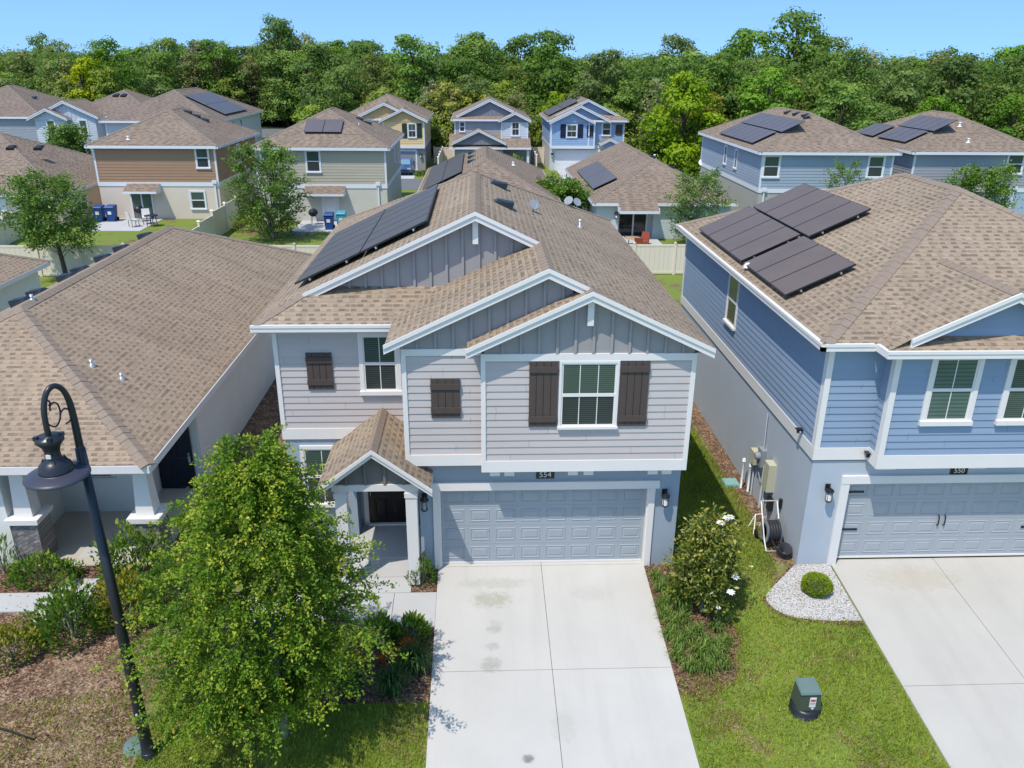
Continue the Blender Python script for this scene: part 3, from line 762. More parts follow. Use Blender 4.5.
# ------------------------------------------------------------------ main house (554)
def main_house():
    H = empty('house', (-.7, 6, 0), 'light grey two-storey house with brown shutters and three stacked gables, in the middle', 'house')
    XR, ZR = -.72, 8.12
    R = lambda x: ZR-K*(x-XR)
    L = lambda x: ZR+K*(x-XR)
    x1, x0 = 4.21, -5.70
    C = lambda x: R(.765)-K*(.765-x)             # left slope of the middle gable
    Bf = lambda x: R(1.64)-K*(1.64-x)            # left slope of the front gable
    ye = 1.08; S = lambda y: L(x0)+K*(y-ye)      # skirt roof over the left wing
    yb = 13.82; yr = yb-(x1-XR)
    b = MB()
    nR = b.roof([(x, y, R(x)) for x, y in ((x1, -.74), (1.64, -.74), (1.64, -.5), (.765, -.5), (.765, 2.0), (XR, 2.0), (XR, yr), (x1, yb))])
    nB = b.roof([(x, y, Bf(x)) for x, y in ((1.64, -.74), (-.9, -.74), (-.9, -.27), (1.64, -.27))])
    xv = .765-(R(.765)-S(2.28))/K
    nC = b.roof([(x, y, C(x)) for x, y in ((.765, -.5), (-2.6, -.5), (-2.6, ye+(C(-2.6)-S(ye))/K), (xv, 2.28), (.765, 2.28))])
    nS = b.roof([(x, y, S(y)) for x, y in ((x0, ye), (-2.6, ye), (-2.6, ye+(C(-2.6)-S(ye))/K), (xv, 2.28), (x0+2.28-ye, 2.28))])
    nL = b.roof([(x, y, L(x)) for x, y in ((x0, ye), (x0+2.0-ye, 2.0), (XR, 2.0), (XR, yr), (x0, yb))])
    nK = b.roof([(x0, yb, L(x0)), (XR, yr, ZR), (x1, yb, R(x1))])
    b.cap((XR, 2.0, ZR), (XR, yr, ZR), nR, nL, 1); b.cap((.765, -.5, R(.765)), (.765, 2.0, R(.765)), nR, nC, 1)
    b.cap((1.64, -.74, R(1.64)), (1.64, -.5, R(1.64)), nR, nB, 1)
    b.cap((x0, ye, L(x0)), (x0+.92, 2.0, L(x0+.92)), nL, nS, 1)
    b.cap((x0, yb, L(x0)), (XR, yr, ZR), nL, nK, 1); b.cap((x1, yb, R(x1)), (XR, yr, ZR), nR, nK, 1)
    b.build('roof', ['roof_tan', 'cap'], H)
    f = MB()
    rake(f, FRONT(-.735), [(-.93, Bf(-.93)+.0), (1.64, R(1.64)), (x1+.03, R(x1+.03))]); f.build('rake_board', 'white', H); f = MB()
    rake(f, FRONT(-.495), [(-2.63, C(-2.63)), (.765, R(.765)), (1.60, R(1.60))]); f.build('rake_board', 'white', H); f = MB()
    rake(f, FRONT(2.0), [(x0+.97, L(x0+.97)), (XR, ZR), (.78, R(.78))])
    f.build('rake_board', 'white', H)
    f = MB()
    gutter(f, x0-.04, -2.58, ye, ye, L(x0)+.01, out=-1)
    f.box(x0, x0+.03, ye+.01, yb, L(x0)-.19, L(x0)-.02)
    f.box(x1-.03, x1, -.69, yb-.01, R(x1)-.2, R(x1)-.02); f.box(x0, x1, yb, yb+.03, R(x1)-.2, R(x1)-.012)
    # downspout left of the mid box
    f.build('gutter', 'white', H)
    s = MB(); s.box(x0+.01, -2.3, ye+.01, 1.4, 5.56, 5.58); s.box(3.93, x1, -.45, yb-.3, 5.58, 5.6); s.build('soffit', 'soffit', H)
    # ---- walls
    b = MB()
    b.box(-5.33, 3.90, 2.0, 13.5, -.2, 2.85); b.box(-5.33, -3.72, 1.4, 2.0, -.2, 2.82); b.box(-2.05, 3.93, .62, 2.0, -.2, 2.88)
    b.box(-2.05, -1.60, 0, .62, -.3, 2.88); b.box(3.27, 3.97, 0, .62, -.3, 2.88); b.box(-1.60, 3.27, 0, .62, 2.12, 2.88)
    b.build('stucco_wall', 'stucco_main', H)
    b = MB(); b.box(-.585, 3.915, -.445, 2.2, 2.86, 5.6); b.box(-2.265, -.585, -.245, 2.2, 2.92, 5.55); b.box(-5.345, -2.265, 1.405, 2.2, 2.84, 5.55); b.box(-5.345, 3.915, 2.2, 13.45, 2.84, 5.6)
    fF, fM, fL = FRONT(-.45), FRONT(-.25), FRONT(1.4)
    b.lap(fF, -.53, 3.86, 3.10, 5.43); b.lap(fM, -2.21, -.6, 3.17, 5.49); b.lap(fL, -5.29, -2.28, 3.08, 5.55)
    b.lap(LEFT(-2.27), -1.39, .19, 3.17, 5.49); b.lap(LEFT(-.59), .25, .39, 3.17, 5.3)
    b.lap(RIGHT(3.92), -.39, 13.4, 3.08, 5.58); b.lap(LEFT(-5.35), -13.4, -1.46, 3.08, 5.55)
    b.build('siding_wall', 'side_main', H)
    # ---- white trim
    t = MB()
    t.fbox(fF, -.62, 3.95, 2.83, 3.10, .0, .045); t.fbox(fF, -.62, 3.95, 5.44, 5.60, .0, .045)
    for u0, u1 in ((-.62, -.52), (3.85, 3.952)): t.fbox(fF, u0, u1, 3.101, 5.439, .0, .042)
    t.fbox(RIGHT(3.92), -.453, 13.45, 2.83, 3.08, 0, .03); t.fbox(RIGHT(3.92), -.453, -.36, 3.081, 5.45, 0, .036)
    t.fbox(fM, -2.30, -.60, 2.90, 3.17, 0, .045); t.fbox(fM, -2.30, -.60, 5.50, 5.65, 0, .045); t.fbox(fM, -2.302, -2.2, 3.171, 5.499, 0, .042)
    t.fbox(LEFT(-2.27), -1.4, .252, 2.90, 3.17, 0, .03); t.fbox(LEFT(-2.27), .16, .25, 3.171, 5.45, 0, .034)
    t.fbox(LEFT(-.59), .25, .452, 2.83, 3.10, 0, .03)
    t.fbox(fL, -5.38, -2.28, 2.80, 3.08, 0, .045); t.fbox(fL, -5.382, -5.28, 3.081, 5.56, 0, .042)
    t.fbox(LEFT(-5.35), -13.45, -1.4, 2.80, 3.08, 0, .03)
    # frieze boards under the rakes, on the gable walls
    for fr, pts in ((fF, [(-.55, Bf(-.55)), (1.64, R(1.64)), (3.9, R(3.9))]), (fM, [(-2.25, C(-2.25)), (.765, R(.765)), (1.3, R(1.3))])):
        for p, q in zip(pts[:-1], pts[1:]): t.fprism(fr, [(p[0], p[1]-.20), (q[0], q[1]-.20), (q[0], q[1]-.04), (p[0], p[1]-.04)], .01, .05)
    ft = FRONT(2.28)
    for p, q in zip([(-4.3, L(-4.3)), (XR, ZR)], [(XR, ZR), (.7, R(.7))]): t.fprism(ft, [(p[0], p[1]-.20), (q[0], q[1]-.20), (q[0], q[1]-.04), (p[0], p[1]-.04)], .01, .05)
    t.build('white_trim', 'white', H)
    for u in (-.32, .0, 1.42, 1.77, 3.22, 3.53):
        bt = MB(); bt.box(u-.11, u+.11, -.43, -.02, 2.70, 2.826); bt.build('bracket', 'white', H)
    # ---- gables
    gable_bb(H, fF, [(-.55, 5.6), (3.9, 5.6), (3.9, R(3.9)-.03), (1.64, R(1.64)-.03), (-.55, Bf(-.55)-.03)], lambda u: min(R(u), Bf(u))-.06, 'bb_main', [-.16+.38*i for i in range(11)])
    gable_bb(H, fM, [(-2.25, 5.65), (-.5, 5.65), (1.3, 6.6), (1.3, R(1.3)-.03), (.765, R(.765)-.03), (-2.25, C(-2.25)-.03)], lambda u: min(R(u), C(u))-.06, 'bb_main', [-1.95+.38*i for i in range(9)])
    gable_bb(H, ft, [(-4.45, S(2.28)-.1), (.7, S(2.28)-.1), (.7, R(.7)-.03), (XR, ZR-.03), (-4.45, L(-4.45)-.03)], lambda u: min(R(u), L(u))-.06, 'bb_main', [-4.06+.38*i for i in range(13)])
    def apex(fr, u, v):
        b = MB(); b.fbox(fr, u-.065, u+.065, v-.72, v-.10, .03, .16); b.fbox(fr, u-.065, u+.065, v-.16, v-.03, .16, .30); return b.build('gable_bracket', 'white', H)
    apex(fF, 1.64, R(1.64)-.04); apex(ft, XR, ZR-.04)
    # ---- windows and shutters
    window(H, fF, 1.04, 2.32, 3.88, 5.44, 3, t=.055, sill=.05); shutter(H, fF, .40, 1.02, 3.93, 5.43); shutter(H, fF, 2.34, 2.96, 3.93, 5.43)
    window(H, fL, -3.44, -2.48, 3.95, 5.50, 2, t=.1)
    shutter(H, fM, -1.70, -1.06, 4.07, 4.98); shutter(H, fL, -4.66, -4.06, 4.09, 5.0)
    window(H, fL, -5.0, -3.98, .95, 2.62, 2, t=.09)
    window(H, RIGHT(3.92), 6.0, 6.9, 4.0, 5.4, 2)
    # ---- garage
    fG = FRONT(0)
    t = MB()
    t.fbox(fG, -1.83, 3.50, 2.13, 2.33, .0, .06); t.fbox(fG, -1.74, -1.60, -.02, 2.129, .0, .045); t.fbox(fG, 3.27, 3.41, -.02, 2.129, .0, .045)
    t.box(-1.60, -1.565, .002, .16, -.02, 2.129); t.box(3.235, 3.27, .002, .16, -.02, 2.129)
    t.build('garage_trim', 'white', H)
    garage_door(H, fG, -1.56, 3.23, .09, 2.12, -.14, 'door_grey')
    plaque(H, fG, .84, 2.50, '554', .42, .2)
    lantern(H, fG, -1.93, 1.97, 1.2); lantern(H, fG, 3.63, 2.0, 1.2)
    # ---- entry porch
    yp, zp, xp, wp, kp = -.85, 3.58, -2.96, 1.24, .76
    P = lambda x: zp-kp*abs(x-xp)
    b = MB()
    n1 = b.roof([(xp, yp, zp), (xp-wp, yp, P(xp-wp)), (xp-wp, 1.385, P(xp-wp)), (xp, 1.385, zp)])
    n2 = b.roof([(xp, yp, zp), (xp+wp, yp, P(xp+wp)), (xp+wp, -.01, P(xp+wp)), (-2.26, -.01, P(-2.26)), (-2.26, 1.385, P(-2.26)), (xp, 1.385, zp)])
    b.cap((xp, yp, zp), (xp, 1.38, zp), n1, n2, 1)
    po = b.build('porch_roof', ['roof_tan', 'cap'], H)
    f = MB(); fp = FRONT(yp+.005); rake(f, fp, [(xp-wp-.03, P(xp-wp-.03)), (xp, zp), (xp+wp+.03, P(xp+wp+.03))], h=.17)
    f.box(xp-wp, xp-wp+.025, yp+.04, 1.38, P(xp-wp)-.16, P(xp-wp)-.02); f.box(xp+wp-.025, xp+wp, yp+.04, -.02, P(xp+wp)-.16, P(xp+wp)-.02)
    f.build('porch_fascia', 'white', po)
    fb = FRONT(-.60)
    gable_bb(H, fb, [(xp-.93, 2.62), (xp+.93, 2.62), (xp+.93, P(xp+.93)-.05), (xp, zp-.05), (xp-.93, P(xp-.93)-.05)], lambda u: P(u)-.05, 'bb_porch', [xp-.62, xp-.2, xp+.22, xp+.64])
    t = MB(); t.box(xp-.95, xp+.95, -.645, -.42, 2.47, 2.63)
    t.box(-3.90, -3.70, -.42, 1.39, 2.47, 2.63); t.box(-2.24, -2.06, -.42, -.005, 2.47, 2.63); t.build('porch_beam', 'white', po)
    for xc in (-3.73, -2.18):
        b = MB(); b.box(xc-.125, xc+.125, -.645, -.395, .0, 2.469); b.box(xc-.145, xc+.145, -.665, -.375, 2.30, 2.42)
        b.build('porch_post', 'white', H, bevel=.008)
    b = MB(); b.box(-3.715, -2.06, 1.95, 1.995, -.1, 2.85); b.build('entry_wall', 'stucco_main', H)
    fd = FRONT(1.95)
    t = MB(); t.fbox(fd, -3.64, -3.52, .05, 2.30, 0, .04); t.fbox(fd, -2.42, -2.30, .05, 2.30, 0, .04); t.fbox(fd, -3.519, -2.421, 2.17, 2.30, 0, .04); t.fbox(fd, -3.54, -2.40, .05, .12, 0, .1)
    t.build('door_frame', 'white', H)
    d = MB(); d.fbox(fd, -3.515, -2.425, .12, 2.17, .0, .02)
    for (u0, u1) in ((-3.38, -3.03), (-2.89, -2.54)):
        for (v0, v1) in ((.28, .85), (.98, 1.60), (1.72, 2.04)):
            d.frust(fd, u0, u1, v0, v1, .02, .028, .02); d.frust(fd, u0+.04, u1-.04, v0+.04, v1-.04, .028, .045, .03)
    d = d.build('front_door', 'entry', H)
    h = MB(); h.fbox(fd, -3.48, -3.42, 1.12, 1.42, .02, .035); h.tube([fd.p(-3.45, 1.14, .035), fd.p(-3.45, 1.10, .07), fd.p(-3.45, .95, .07), fd.p(-3.45, .90, .035)], .014, 6); h.lathe([(.03, 0), (.03, .02)], fd.p(-3.45, 1.5, .03), 10)
    h.build('door_handle', 'steel', d)
    # ---- roof fittings
    for p in ((0.0, 5.0), (-.05, 8.3)): vent_box(H, (p[0], p[1], R(p[0])), nR, .42)
    dish(H, (.9, 6.5, R(.9)), (.5, -.8, .7), .16); dish(H, (2.5, 12.0, R(2.5)), (-.5, -.8, .7), .16); dish(H, (2.85, 12.7, R(2.85)), (.5, -.8, .7), .16)
    pipe_vent(H, (2.4, 7.9, R(2.4)), .3)
    up = Vector((1, 0, K)).normalized(); nl = Vector((-K, 0, 1)).normalized()
    A = Vector((-5.08, 3.0, L(-5.08)))+nl*.12
    solar(H, A, (0, 6.2, 0), up*3.62, 6, 2, 'solar')
    return H
main_house()

# ------------------------------------------------------------------ blue house (550)
def blue_house():
    H = empty('house', (11.8, 6, .25), 'bright blue two-storey house with three solar arrays on its roof, at the right', 'house')
    x0, x1, y0, y1, z = 6.58, 17.0, -.66, 12.62, 5.86
    b = MB(); w = (x1-x0)/2; xc = (x0+x1)/2; zr = z+K*w; ya, yb = y0+w, y1-w
    Mf = lambda y: z+K*(y-y0); xg, zgp = 10.2, 7.06; G = lambda x: zgp-K*abs(x-xg); zs = 5.88; S = lambda y: zs+K*(y+1.2)
    # valley of the front gable on the main front slope
    yv = y0+(zgp-z)/K
    def vy(x): return y0+(G(x)-z)/K
    xl, xrr = 7.66, 12.74
    nF = b.roof([(x0, y0, z), (xl, y0, z), (xl, vy(xl), G(xl)), (xg, yv, zgp), (xrr, vy(xrr), G(xrr)), (xrr, y0, z), (x1, y0, z), (xc, ya, zr)])
    nRt = b.roof([(x1, y0, z), (x1, y1, z), (xc, yb, zr), (xc, ya, zr)]); nBk = b.roof([(x1, y1, z), (x0, y1, z), (xc, yb, zr)])
    nLf = b.roof([(x0, y1, z), (x0, y0, z), (xc, ya, zr), (xc, yb, zr)])
    nG1 = b.roof([(x, y, G(x)) for x, y in ((xl, -1.195), (8.1, -1.12), (8.15, -1.1), (xg, -1.1), (xg, yv), (xl, vy(xl)))])
    nG2 = b.roof([(x, y, G(x)) for x, y in ((xrr, -1.195), (12.25, -1.1), (xg, -1.1), (xg, yv), (xrr, vy(xrr)))])
    nS = b.roof([(7.66, -1.2, zs), (17.0, -1.2, zs), (17.0, -.78, S(-.78)), (7.9, -.78, S(-.78))])
    b.cap((x0, y0, z), (xc, ya, zr), nLf, nF, 1, .17); b.cap((x1, y0, z), (xc, ya, zr), nRt, nF, 1, .17); b.cap((xc, ya, zr), (xc, yb, zr), nLf, nRt, 1, .17)
    b.cap((x0, y1, z), (xc, yb, zr), nLf, nBk, 1, .17); b.cap((x1, y1, z), (xc, yb, zr), nRt, nBk, 1, .17); b.cap((xg, -1.1, zgp), (xg, yv, zgp), nG1, nG2, 1, .17)
    b.build('roof', ['roof_tan', 'cap'], H)
    f = MB(); rake(f, FRONT(-1.095), [(8.15, G(8.15)), (xg, zgp), (12.25, G(12.25))])
    f.build('rake_board', 'white', H)
    f = MB(); gutter(f, x0-.1, 7.62, y0, y0, z+.01, out=-1); gutter(f, x0, x0, y0-.1, y1+.03, z+.01, out=-1); gutter(f, 7.62, 17.1, -1.2, -1.2, zs+.01, out=-1); f.box(7.62, 7.70, -1.2, -.76, zs-.15, zs)
    f.box(x0, x1, y1, y1+.03, z-.2, z-.012); f.build('gutter', 'white', H)
    s = MB(); s.box(x0, 7.7, y0, -.43, 5.68, 5.69); s.box(7.72, 16.9, -1.2, -.9, 5.69, 5.70); s.box(x0, 6.83, -.43, y1, 5.675, 5.685); s.build('soffit', 'soffit', H)
    X0, Y0 = 6.83, -.43
    b = MB(); b.box(X0, 16.7, .3, 12.3, -.2, 3.05); b.box(X0, 7.68, Y0, .3, -.2, 3.05); b.box(12.68, 16.7, Y0, .3, -.2, 3.05); b.box(7.68, 12.68, Y0, .3, 2.40, 3.05); b.build('stucco_wall', 'stucco_blue', H)
    b = MB(); b.box(X0+.005, 16.69, Y0+.005, 12.29, 3.05, 5.72); b.box(8.055, 16.69, -.895, 0, 3.08, 5.72)
    fL, fF, fB = LEFT(X0), FRONT(Y0), FRONT(-.9)
    b.lap(fL, -12.25, .37, 3.33, 5.68); b.lap(fF, 6.9, 8.05, 3.33, 5.70); b.lap(fB, 8.11, 16.6, 3.36, 5.72); b.lap(LEFT(8.05), .44, .84, 3.36, 5.70)
    b.lap(FRONT(-.8), 8.3, 12.1, 5.95, 7.0, ulim=lambda v: (xg-(zgp-v)/K+.1, xg+(zgp-v)/K-.1))
    b.build('siding_wall', 'side_blue', H)
    t = MB()
    t.fbox(fL, -12.3, .43, 3.03, 3.33, .0, .04); t.fbox(fF, 6.79, 8.04, 3.03, 3.33, 0, .04); t.fbox(fB, 8.01, 16.7, 3.04, 3.36, 0, .045); t.fbox(LEFT(8.05), .47, .9, 3.04, 3.36, 0, .035)
    t.fbox(fF, 6.792, 6.92, 3.331, 5.69, 0, .036); t.fbox(fL, .29, .428, 3.331, 5.68, 0, .036); t.fbox(fL, -12.3, -12.18, 3.331, 5.68, 0, .036)
    t.fbox(fB, 8.013, 8.14, 3.361, 5.70, 0, .042); t.fbox(LEFT(8.05), .77, .898, 3.361, 5.70, 0, .034)
    t.build('white_trim', 'white', H)
    fl = MB(); fl.fbox(fL, -12.3, .43, 3.0, 3.028, .0, .015); fl.fbox(fF, 6.83, 8.02, 3.0, 3.028, 0, .015); fl.build('flashing', 'black', H)
    for u in (8.3, 10.35, 12.2):
        bt = MB(); bt.box(u-.2, u+.2, -.88, -.45, 2.985, 3.036); bt.build('bracket', 'white', H)
    window(H, fB, 8.78, 9.90, 4.09, 5.71, 2, t=.105, mats=('slider_green', 'slider_green')); window(H, fB, 10.46, 11.58, 4.09, 5.71, 2, t=.105, mats=('pane', 'pane'))
    window(H, fL, -6.86, -5.86, 4.02, 5.55, 1, t=.07)
    t = MB(); fG = FRONT(Y0)
    t.fbox(fG, 7.55, 12.82, 2.42, 2.62, 0, .06); t.fbox(fG, 7.55, 7.75, .22, 2.419, 0, .05); t.fbox(fG, 12.62, 12.82, .22, 2.419, 0, .05); t.box(7.68, 7.75, Y0+.002, -.27, .22, 2.419); t.build('garage_trim', 'white', H)
    garage_door(H, fG, 7.76, 12.60, .37, 2.41, -.14, 'door_pale', hardware=True)
    plaque(H, fG, 10.24, 2.715, '550', .4, .18)
    lantern(H, fG, 7.26, 2.32, 1.15)
    for (fr, u, v) in ((fL, -.24, 3.42), (fF, 7.98, 3.2)):
        c = MB(); c.tube([fr.p(u, v, .04), fr.p(u, v+.02, .12)], .02, 6); c.lathe([(.035, -.05), (.04, .05)], fr.p(u, v, .15), 8); c.fbox(fr, u-.06, u+.06, v+.05, v+.065, .06, .22); c.build('flood_camera', 'black', H)
    # meter boxes on the side wall
    m = MB(); m.fbox(fL, -3.05, -2.72, 1.25, 1.62, .0, .16); m.build('meter_box', 'beige_box', H, bevel=.01)
    m = MB(); m.fbox(fL, -1.84, -1.50, 1.10, 1.86, .0, .20); m.build('breaker_box', 'beige_box', H, bevel=.012)
    m = MB(); m.fbox(fL, -2.55, -2.25, 1.42, 1.90, .0, .14); m.lathe([(.1, 0), (.1, .1), (.06, .13)], fL.p(-2.4, 1.7, .14), 12, 0, Matrix.Rotation(-math.pi/2, 3, 'Y')); m.build('electric_meter', 'box_grey', H)
    m = MB()
    for (u, a, c, r) in ((-2.9, .15, 1.25, .022), (-2.2, .2, 1.5, .03), (-1.95, .3, 1.3, .02), (-1.7, .55, 1.1, .03)): m.tube([fL.p(u, a, .05), fL.p(u, c, .05)], r, 6)
    m.tube([fL.p(-2.4, 1.9, .05), fL.p(-2.45, 2.9, .05)], .014, 5); m.tube([fL.p(-2.72, 1.3, .06), fL.p(-2.3, .95, .06), fL.p(-1.84, 1.2, .06)], .02, 5)
    m.build('conduit', 'box_grey', H)
    m = MB(); m.fbox(fL, -1.58, -1.38, .62, .95, 0, .12); m.fbox(fL, -.95, -.85, 1.0, 1.25, 0, .06); m.build('junction_box', 'black', H)
    up = Vector((1, 0, K)).normalized(); nl = Vector((-K, 0, 1)).normalized(); Lz = lambda x: z+K*(x-x0)
    for (xa, ya_, n, yy) in ((6.78, 5.78, 4, 1.18), (8.44, 5.35, 4, 1.22), (6.78, 2.22, 3, 1.12)):
        solar(H, Vector((xa, ya_, Lz(xa)))+nl*.12, (0, n*yy, 0), up*1.80, n, 1, 'solar_grey')
    v = MB(); v.lathe([(.13, -.02), (.12, .05), (.07, .1), (.01, .12)], (6.80, 5.35, Lz(6.80)+.08), 12); v.build('vent_cap', 'pvc', H)
    return H
blue_house()

# ------------------------------------------------------------------ left single-storey house
def left_house():
    H = empty('house', (-12.9, 10, 0), 'pale single-storey house with a big brown roof and stone porch columns behind the street lamp', 'house')
    x0, x1, y0, y1, z = -17.7, -8.08, .1, 21.1, 2.80
    o, ra, rb, N = hip(H, x0, x1, y0, y1, z, 'roof_brown', 'cap', w=.19)
    b = MB()
    b.box(-17.3, -8.40, 4.12, 20.7, -.2, 2.66); b.box(-17.3, -11.72, .5, 4.12, -.2, 2.66); b.box(-11.72, -9.6, 2.85, 4.12, -.2, 2.66)
    b.build('stucco_wall', 'stucco_left', H)
    t = MB(); t.box(-8.47, -8.375, 4.09, 4.45, .0, 2.65); t.box(-11.9, -8.3, .38, .62, 2.42, 2.65); t.box(-8.52, -8.3, .62, 4.1, 2.42, 2.65); t.build('porch_beam', 'white', H)
    for y in (5.6, 6.5, 8.3, 9.2, 10.9, 12.4, 14.6): vent_box(H, (ra.x-.30, y, ra.z-.06), (-K, 0, 1), .4)
    for (xc, yc) in ((-11.35, .72), (-8.55, .72)):
        c = MB(); c.hexa([(xc-.21, yc-.21, 1.26), (xc+.21, yc-.21, 1.26), (xc+.21, yc+.21, 1.26), (xc-.21, yc+.21, 1.26), (xc-.15, yc-.15, 2.42), (xc+.15, yc-.15, 2.42), (xc+.15, yc+.15, 2.42), (xc-.15, yc+.15, 2.42)])
        c.box(xc-.38, xc+.38, yc-.38, yc+.38, 1.13, 1.255)
        col = c.build('porch_column', 'white', H, bevel=.01)
        s = MB(); s.box(xc-.31, xc+.31, yc-.31, yc+.31, -.05, 1.13); s.build('stone_base', 'stone', col)
    d = MB(); fd = FRONT(4.09); d.fbox(fd, -9.58, -8.62, .05, 2.3, 0, .05)
    for (u0, u1) in ((-9.48, -9.16), (-9.04, -8.72)):
        for (v0, v1) in ((.2, 1.0), (1.12, 2.15)): d.frust(fd, u0, u1, v0, v1, .05, .062, .03)
    d = d.build('front_door', 'navy', H)
    h = MB(); h.lathe([(.03, -.03), (.03, .03)], fd.p(-8.7, 1.12, .08), 8); h.fbox(fd, -8.73, -8.67, .85, 1.05, .05, .09); h.build('door_handle', 'steel', d)
    window(H, FRONT(2.85), -10.98, -10.2, 1.0, 2.4, 1, t=.07)
    window(H, FRONT(.5), -13.4, -12.4, .9, 2.3, 2)
    pipe_vent(H, (-10.54, 3.39, 2.80+K*(2.46)), .22); pipe_vent(H, (-9.82, 3.33, 2.8+K*1.74), .2); pipe_vent(H, (-12.9, 5.6, ra.z), .2)
left_house()

# ------------------------------------------------------------------ houses of the rows behind
def front_gable(root, xg, zp, hw, yf, yb, wall_mat, wall_lo, wx=None, roofm='roof_far', k=K, wallz=None, batten=None, ov=.3, ends=None):
    """street-facing gable: two slopes from yf back to yb, rake boards, gable wall ov behind the rake"""
    b = MB(); e0, e1 = ends or (xg-hw, xg+hw); P = lambda x: zp-k*abs(x-xg)
    n1 = b.roof([(e0, yf, P(e0)), (xg, yf, zp), (xg, yb, zp), (e0, yb, P(e0))]); n2 = b.roof([(e1, yf, P(e1)), (xg, yf, zp), (xg, yb, zp), (e1, yb, P(e1))])
    b.cap((xg, yf, zp), (xg, yb, zp), n1, n2, 1, .15, .6)
    r = b.build('gable_roof', [roofm, 'cap_far'], root)
    f = MB(); rake(f, FRONT(yf+.005), [(e0-.02, P(e0-.02)), (xg, zp), (e1+.02, P(e1+.02))], h=.24)
    f.box(e0, e0+.03, yf+.05, yb, P(e0)-.2, P(e0)-.02); f.box(e1-.03, e1, yf+.05, yb, P(e1)-.2, P(e1)-.02)
    f.build('rake_board', 'white_far', r)
    fr = FRONT(yf+ov); b = MB(); w0, w1 = wx or (e0+.3, e1-.3)
    b.fprism(fr, [(w0, wall_lo), (w1, wall_lo), (w1, P(w1)-.03), (xg, zp-.03), (w0, P(w0)-.03)], -.05, .01)
    x = w0+.2
    while x < w1: b.fbox(fr, x-.025, x+.025, wall_lo, P(x)-.05, .01, .035); x += .4
    b.build('gable_panel', wall_mat, root)
    return r

def awning(root, x0, x1, y, z, d=1.05):
    b = MB(); b.roof([(x0, y-d, z-.42), (x1, y-d, z-.42), (x1, y, z), (x0, y, z)]); o = b.build('awning', ['roof_far'], root)
    f = MB(); f.box(x0, x1, y-d-.03, y-d, z-.58, z-.43); f.box(x0-.03, x0, y-d, y, z-.6, z-.5); f.box(x1, x1+.03, y-d, y, z-.6, z-.5)
    for x in (x0, x1-.03): f.fprism(RIGHT(x+.015), [(y-d, z-.56), (y, z-.56), (y, z-.02), (y-d, z-.44)], -.015, .015)
    f.build('awning_trim', 'white_far', o)

def drain(root, fr, u, v0, v1):
    b = MB(); b.fbox(fr, u-.05, u+.05, v0, v1, .02, .1); b.fbox(fr, u-.16, u+.16, v1, v1+.22, .0, .16); b.build('downspout', 'white_far', root)

M['side_tan'] = siding('beige_green_siding', (.47, .425, .325)); M['stuc_tan'] = stucco('putty_stucco', (.58, .55, .48))
M['side_brown'] = siding('brown_siding', (.37, .228, .140)); M['stuc_brown'] = stucco('sand_stucco', (.69, .59, .485))
M['side_b16'] = siding('dusty_blue_siding', (.335, .395, .465)); M['stuc_b16'] = stucco('grey_sand_stucco', (.42, .40, .36))
M['side_b17'] = siding('slate_siding', (.34, .35, .38)); M['stuc_b17'] = stucco('sky_stucco', (.38, .48, .60))
M['wall14'] = stucco('ice_stucco', (.56, .60, .60)); M['side_y'] = siding('yellow_siding', (.74, .545, .285)); M['stuc_y'] = stucco('grey_stucco_y', (.33, .32, .30))
M['side_g'] = siding('grey_far_siding', (.33, .35, .38)); M['side_lb'] = siding('light_blue_far_siding', (.30, .43, .62)); M['side_pg'] = siding('pale_blue_far_siding', (.58, .62, .67))
M['wall_w'] = stucco('white_far_stucco', (.60, .60, .60)); M['bb_far'] = paint('far_gable_board', (.22, .22, .25), .6); M['bb_y'] = paint('far_gable_yellow', (.58, .40, .19), .6)
M['bb_lb'] = paint('far_gable_blue', (.27, .38, .55), .6); M['bb_pg'] = paint('far_gable_pale', (.52, .56, .62), .6)

def back_house(x0, x1, y0, y1, ze, low, up, label, roofm='roof_far', zb=2.8, z0=.45, ov=.35, sides='FRLB'):
    H = empty('house', ((x0+x1)/2, (y0+y1)/2, z0), label, 'house')
    o, ra, rb, N = hip(H, x0, x1, y0, y1, ze, roofm, 'cap_far', far=True, fascia='white_far')
    wall_block(H, x0+ov, x1-ov, y0+ov, y1-ov, -.05, zb, ze-.12, low, up, sides, e=.2)
    return H, ra, rb, N

def slopeL(x0, z): return (lambda x: z+K*(x-x0))
UPX = Vector((1, 0, K)).normalized(); NL = Vector((-K, 0, 1)).normalized(); UPY = Vector((0, 1, K)).normalized(); NF = Vector((0, -K, 1)).normalized()
UPXn = Vector((-1, 0, K)).normalized(); NRr = Vector((K, 0, 1)).normalized()

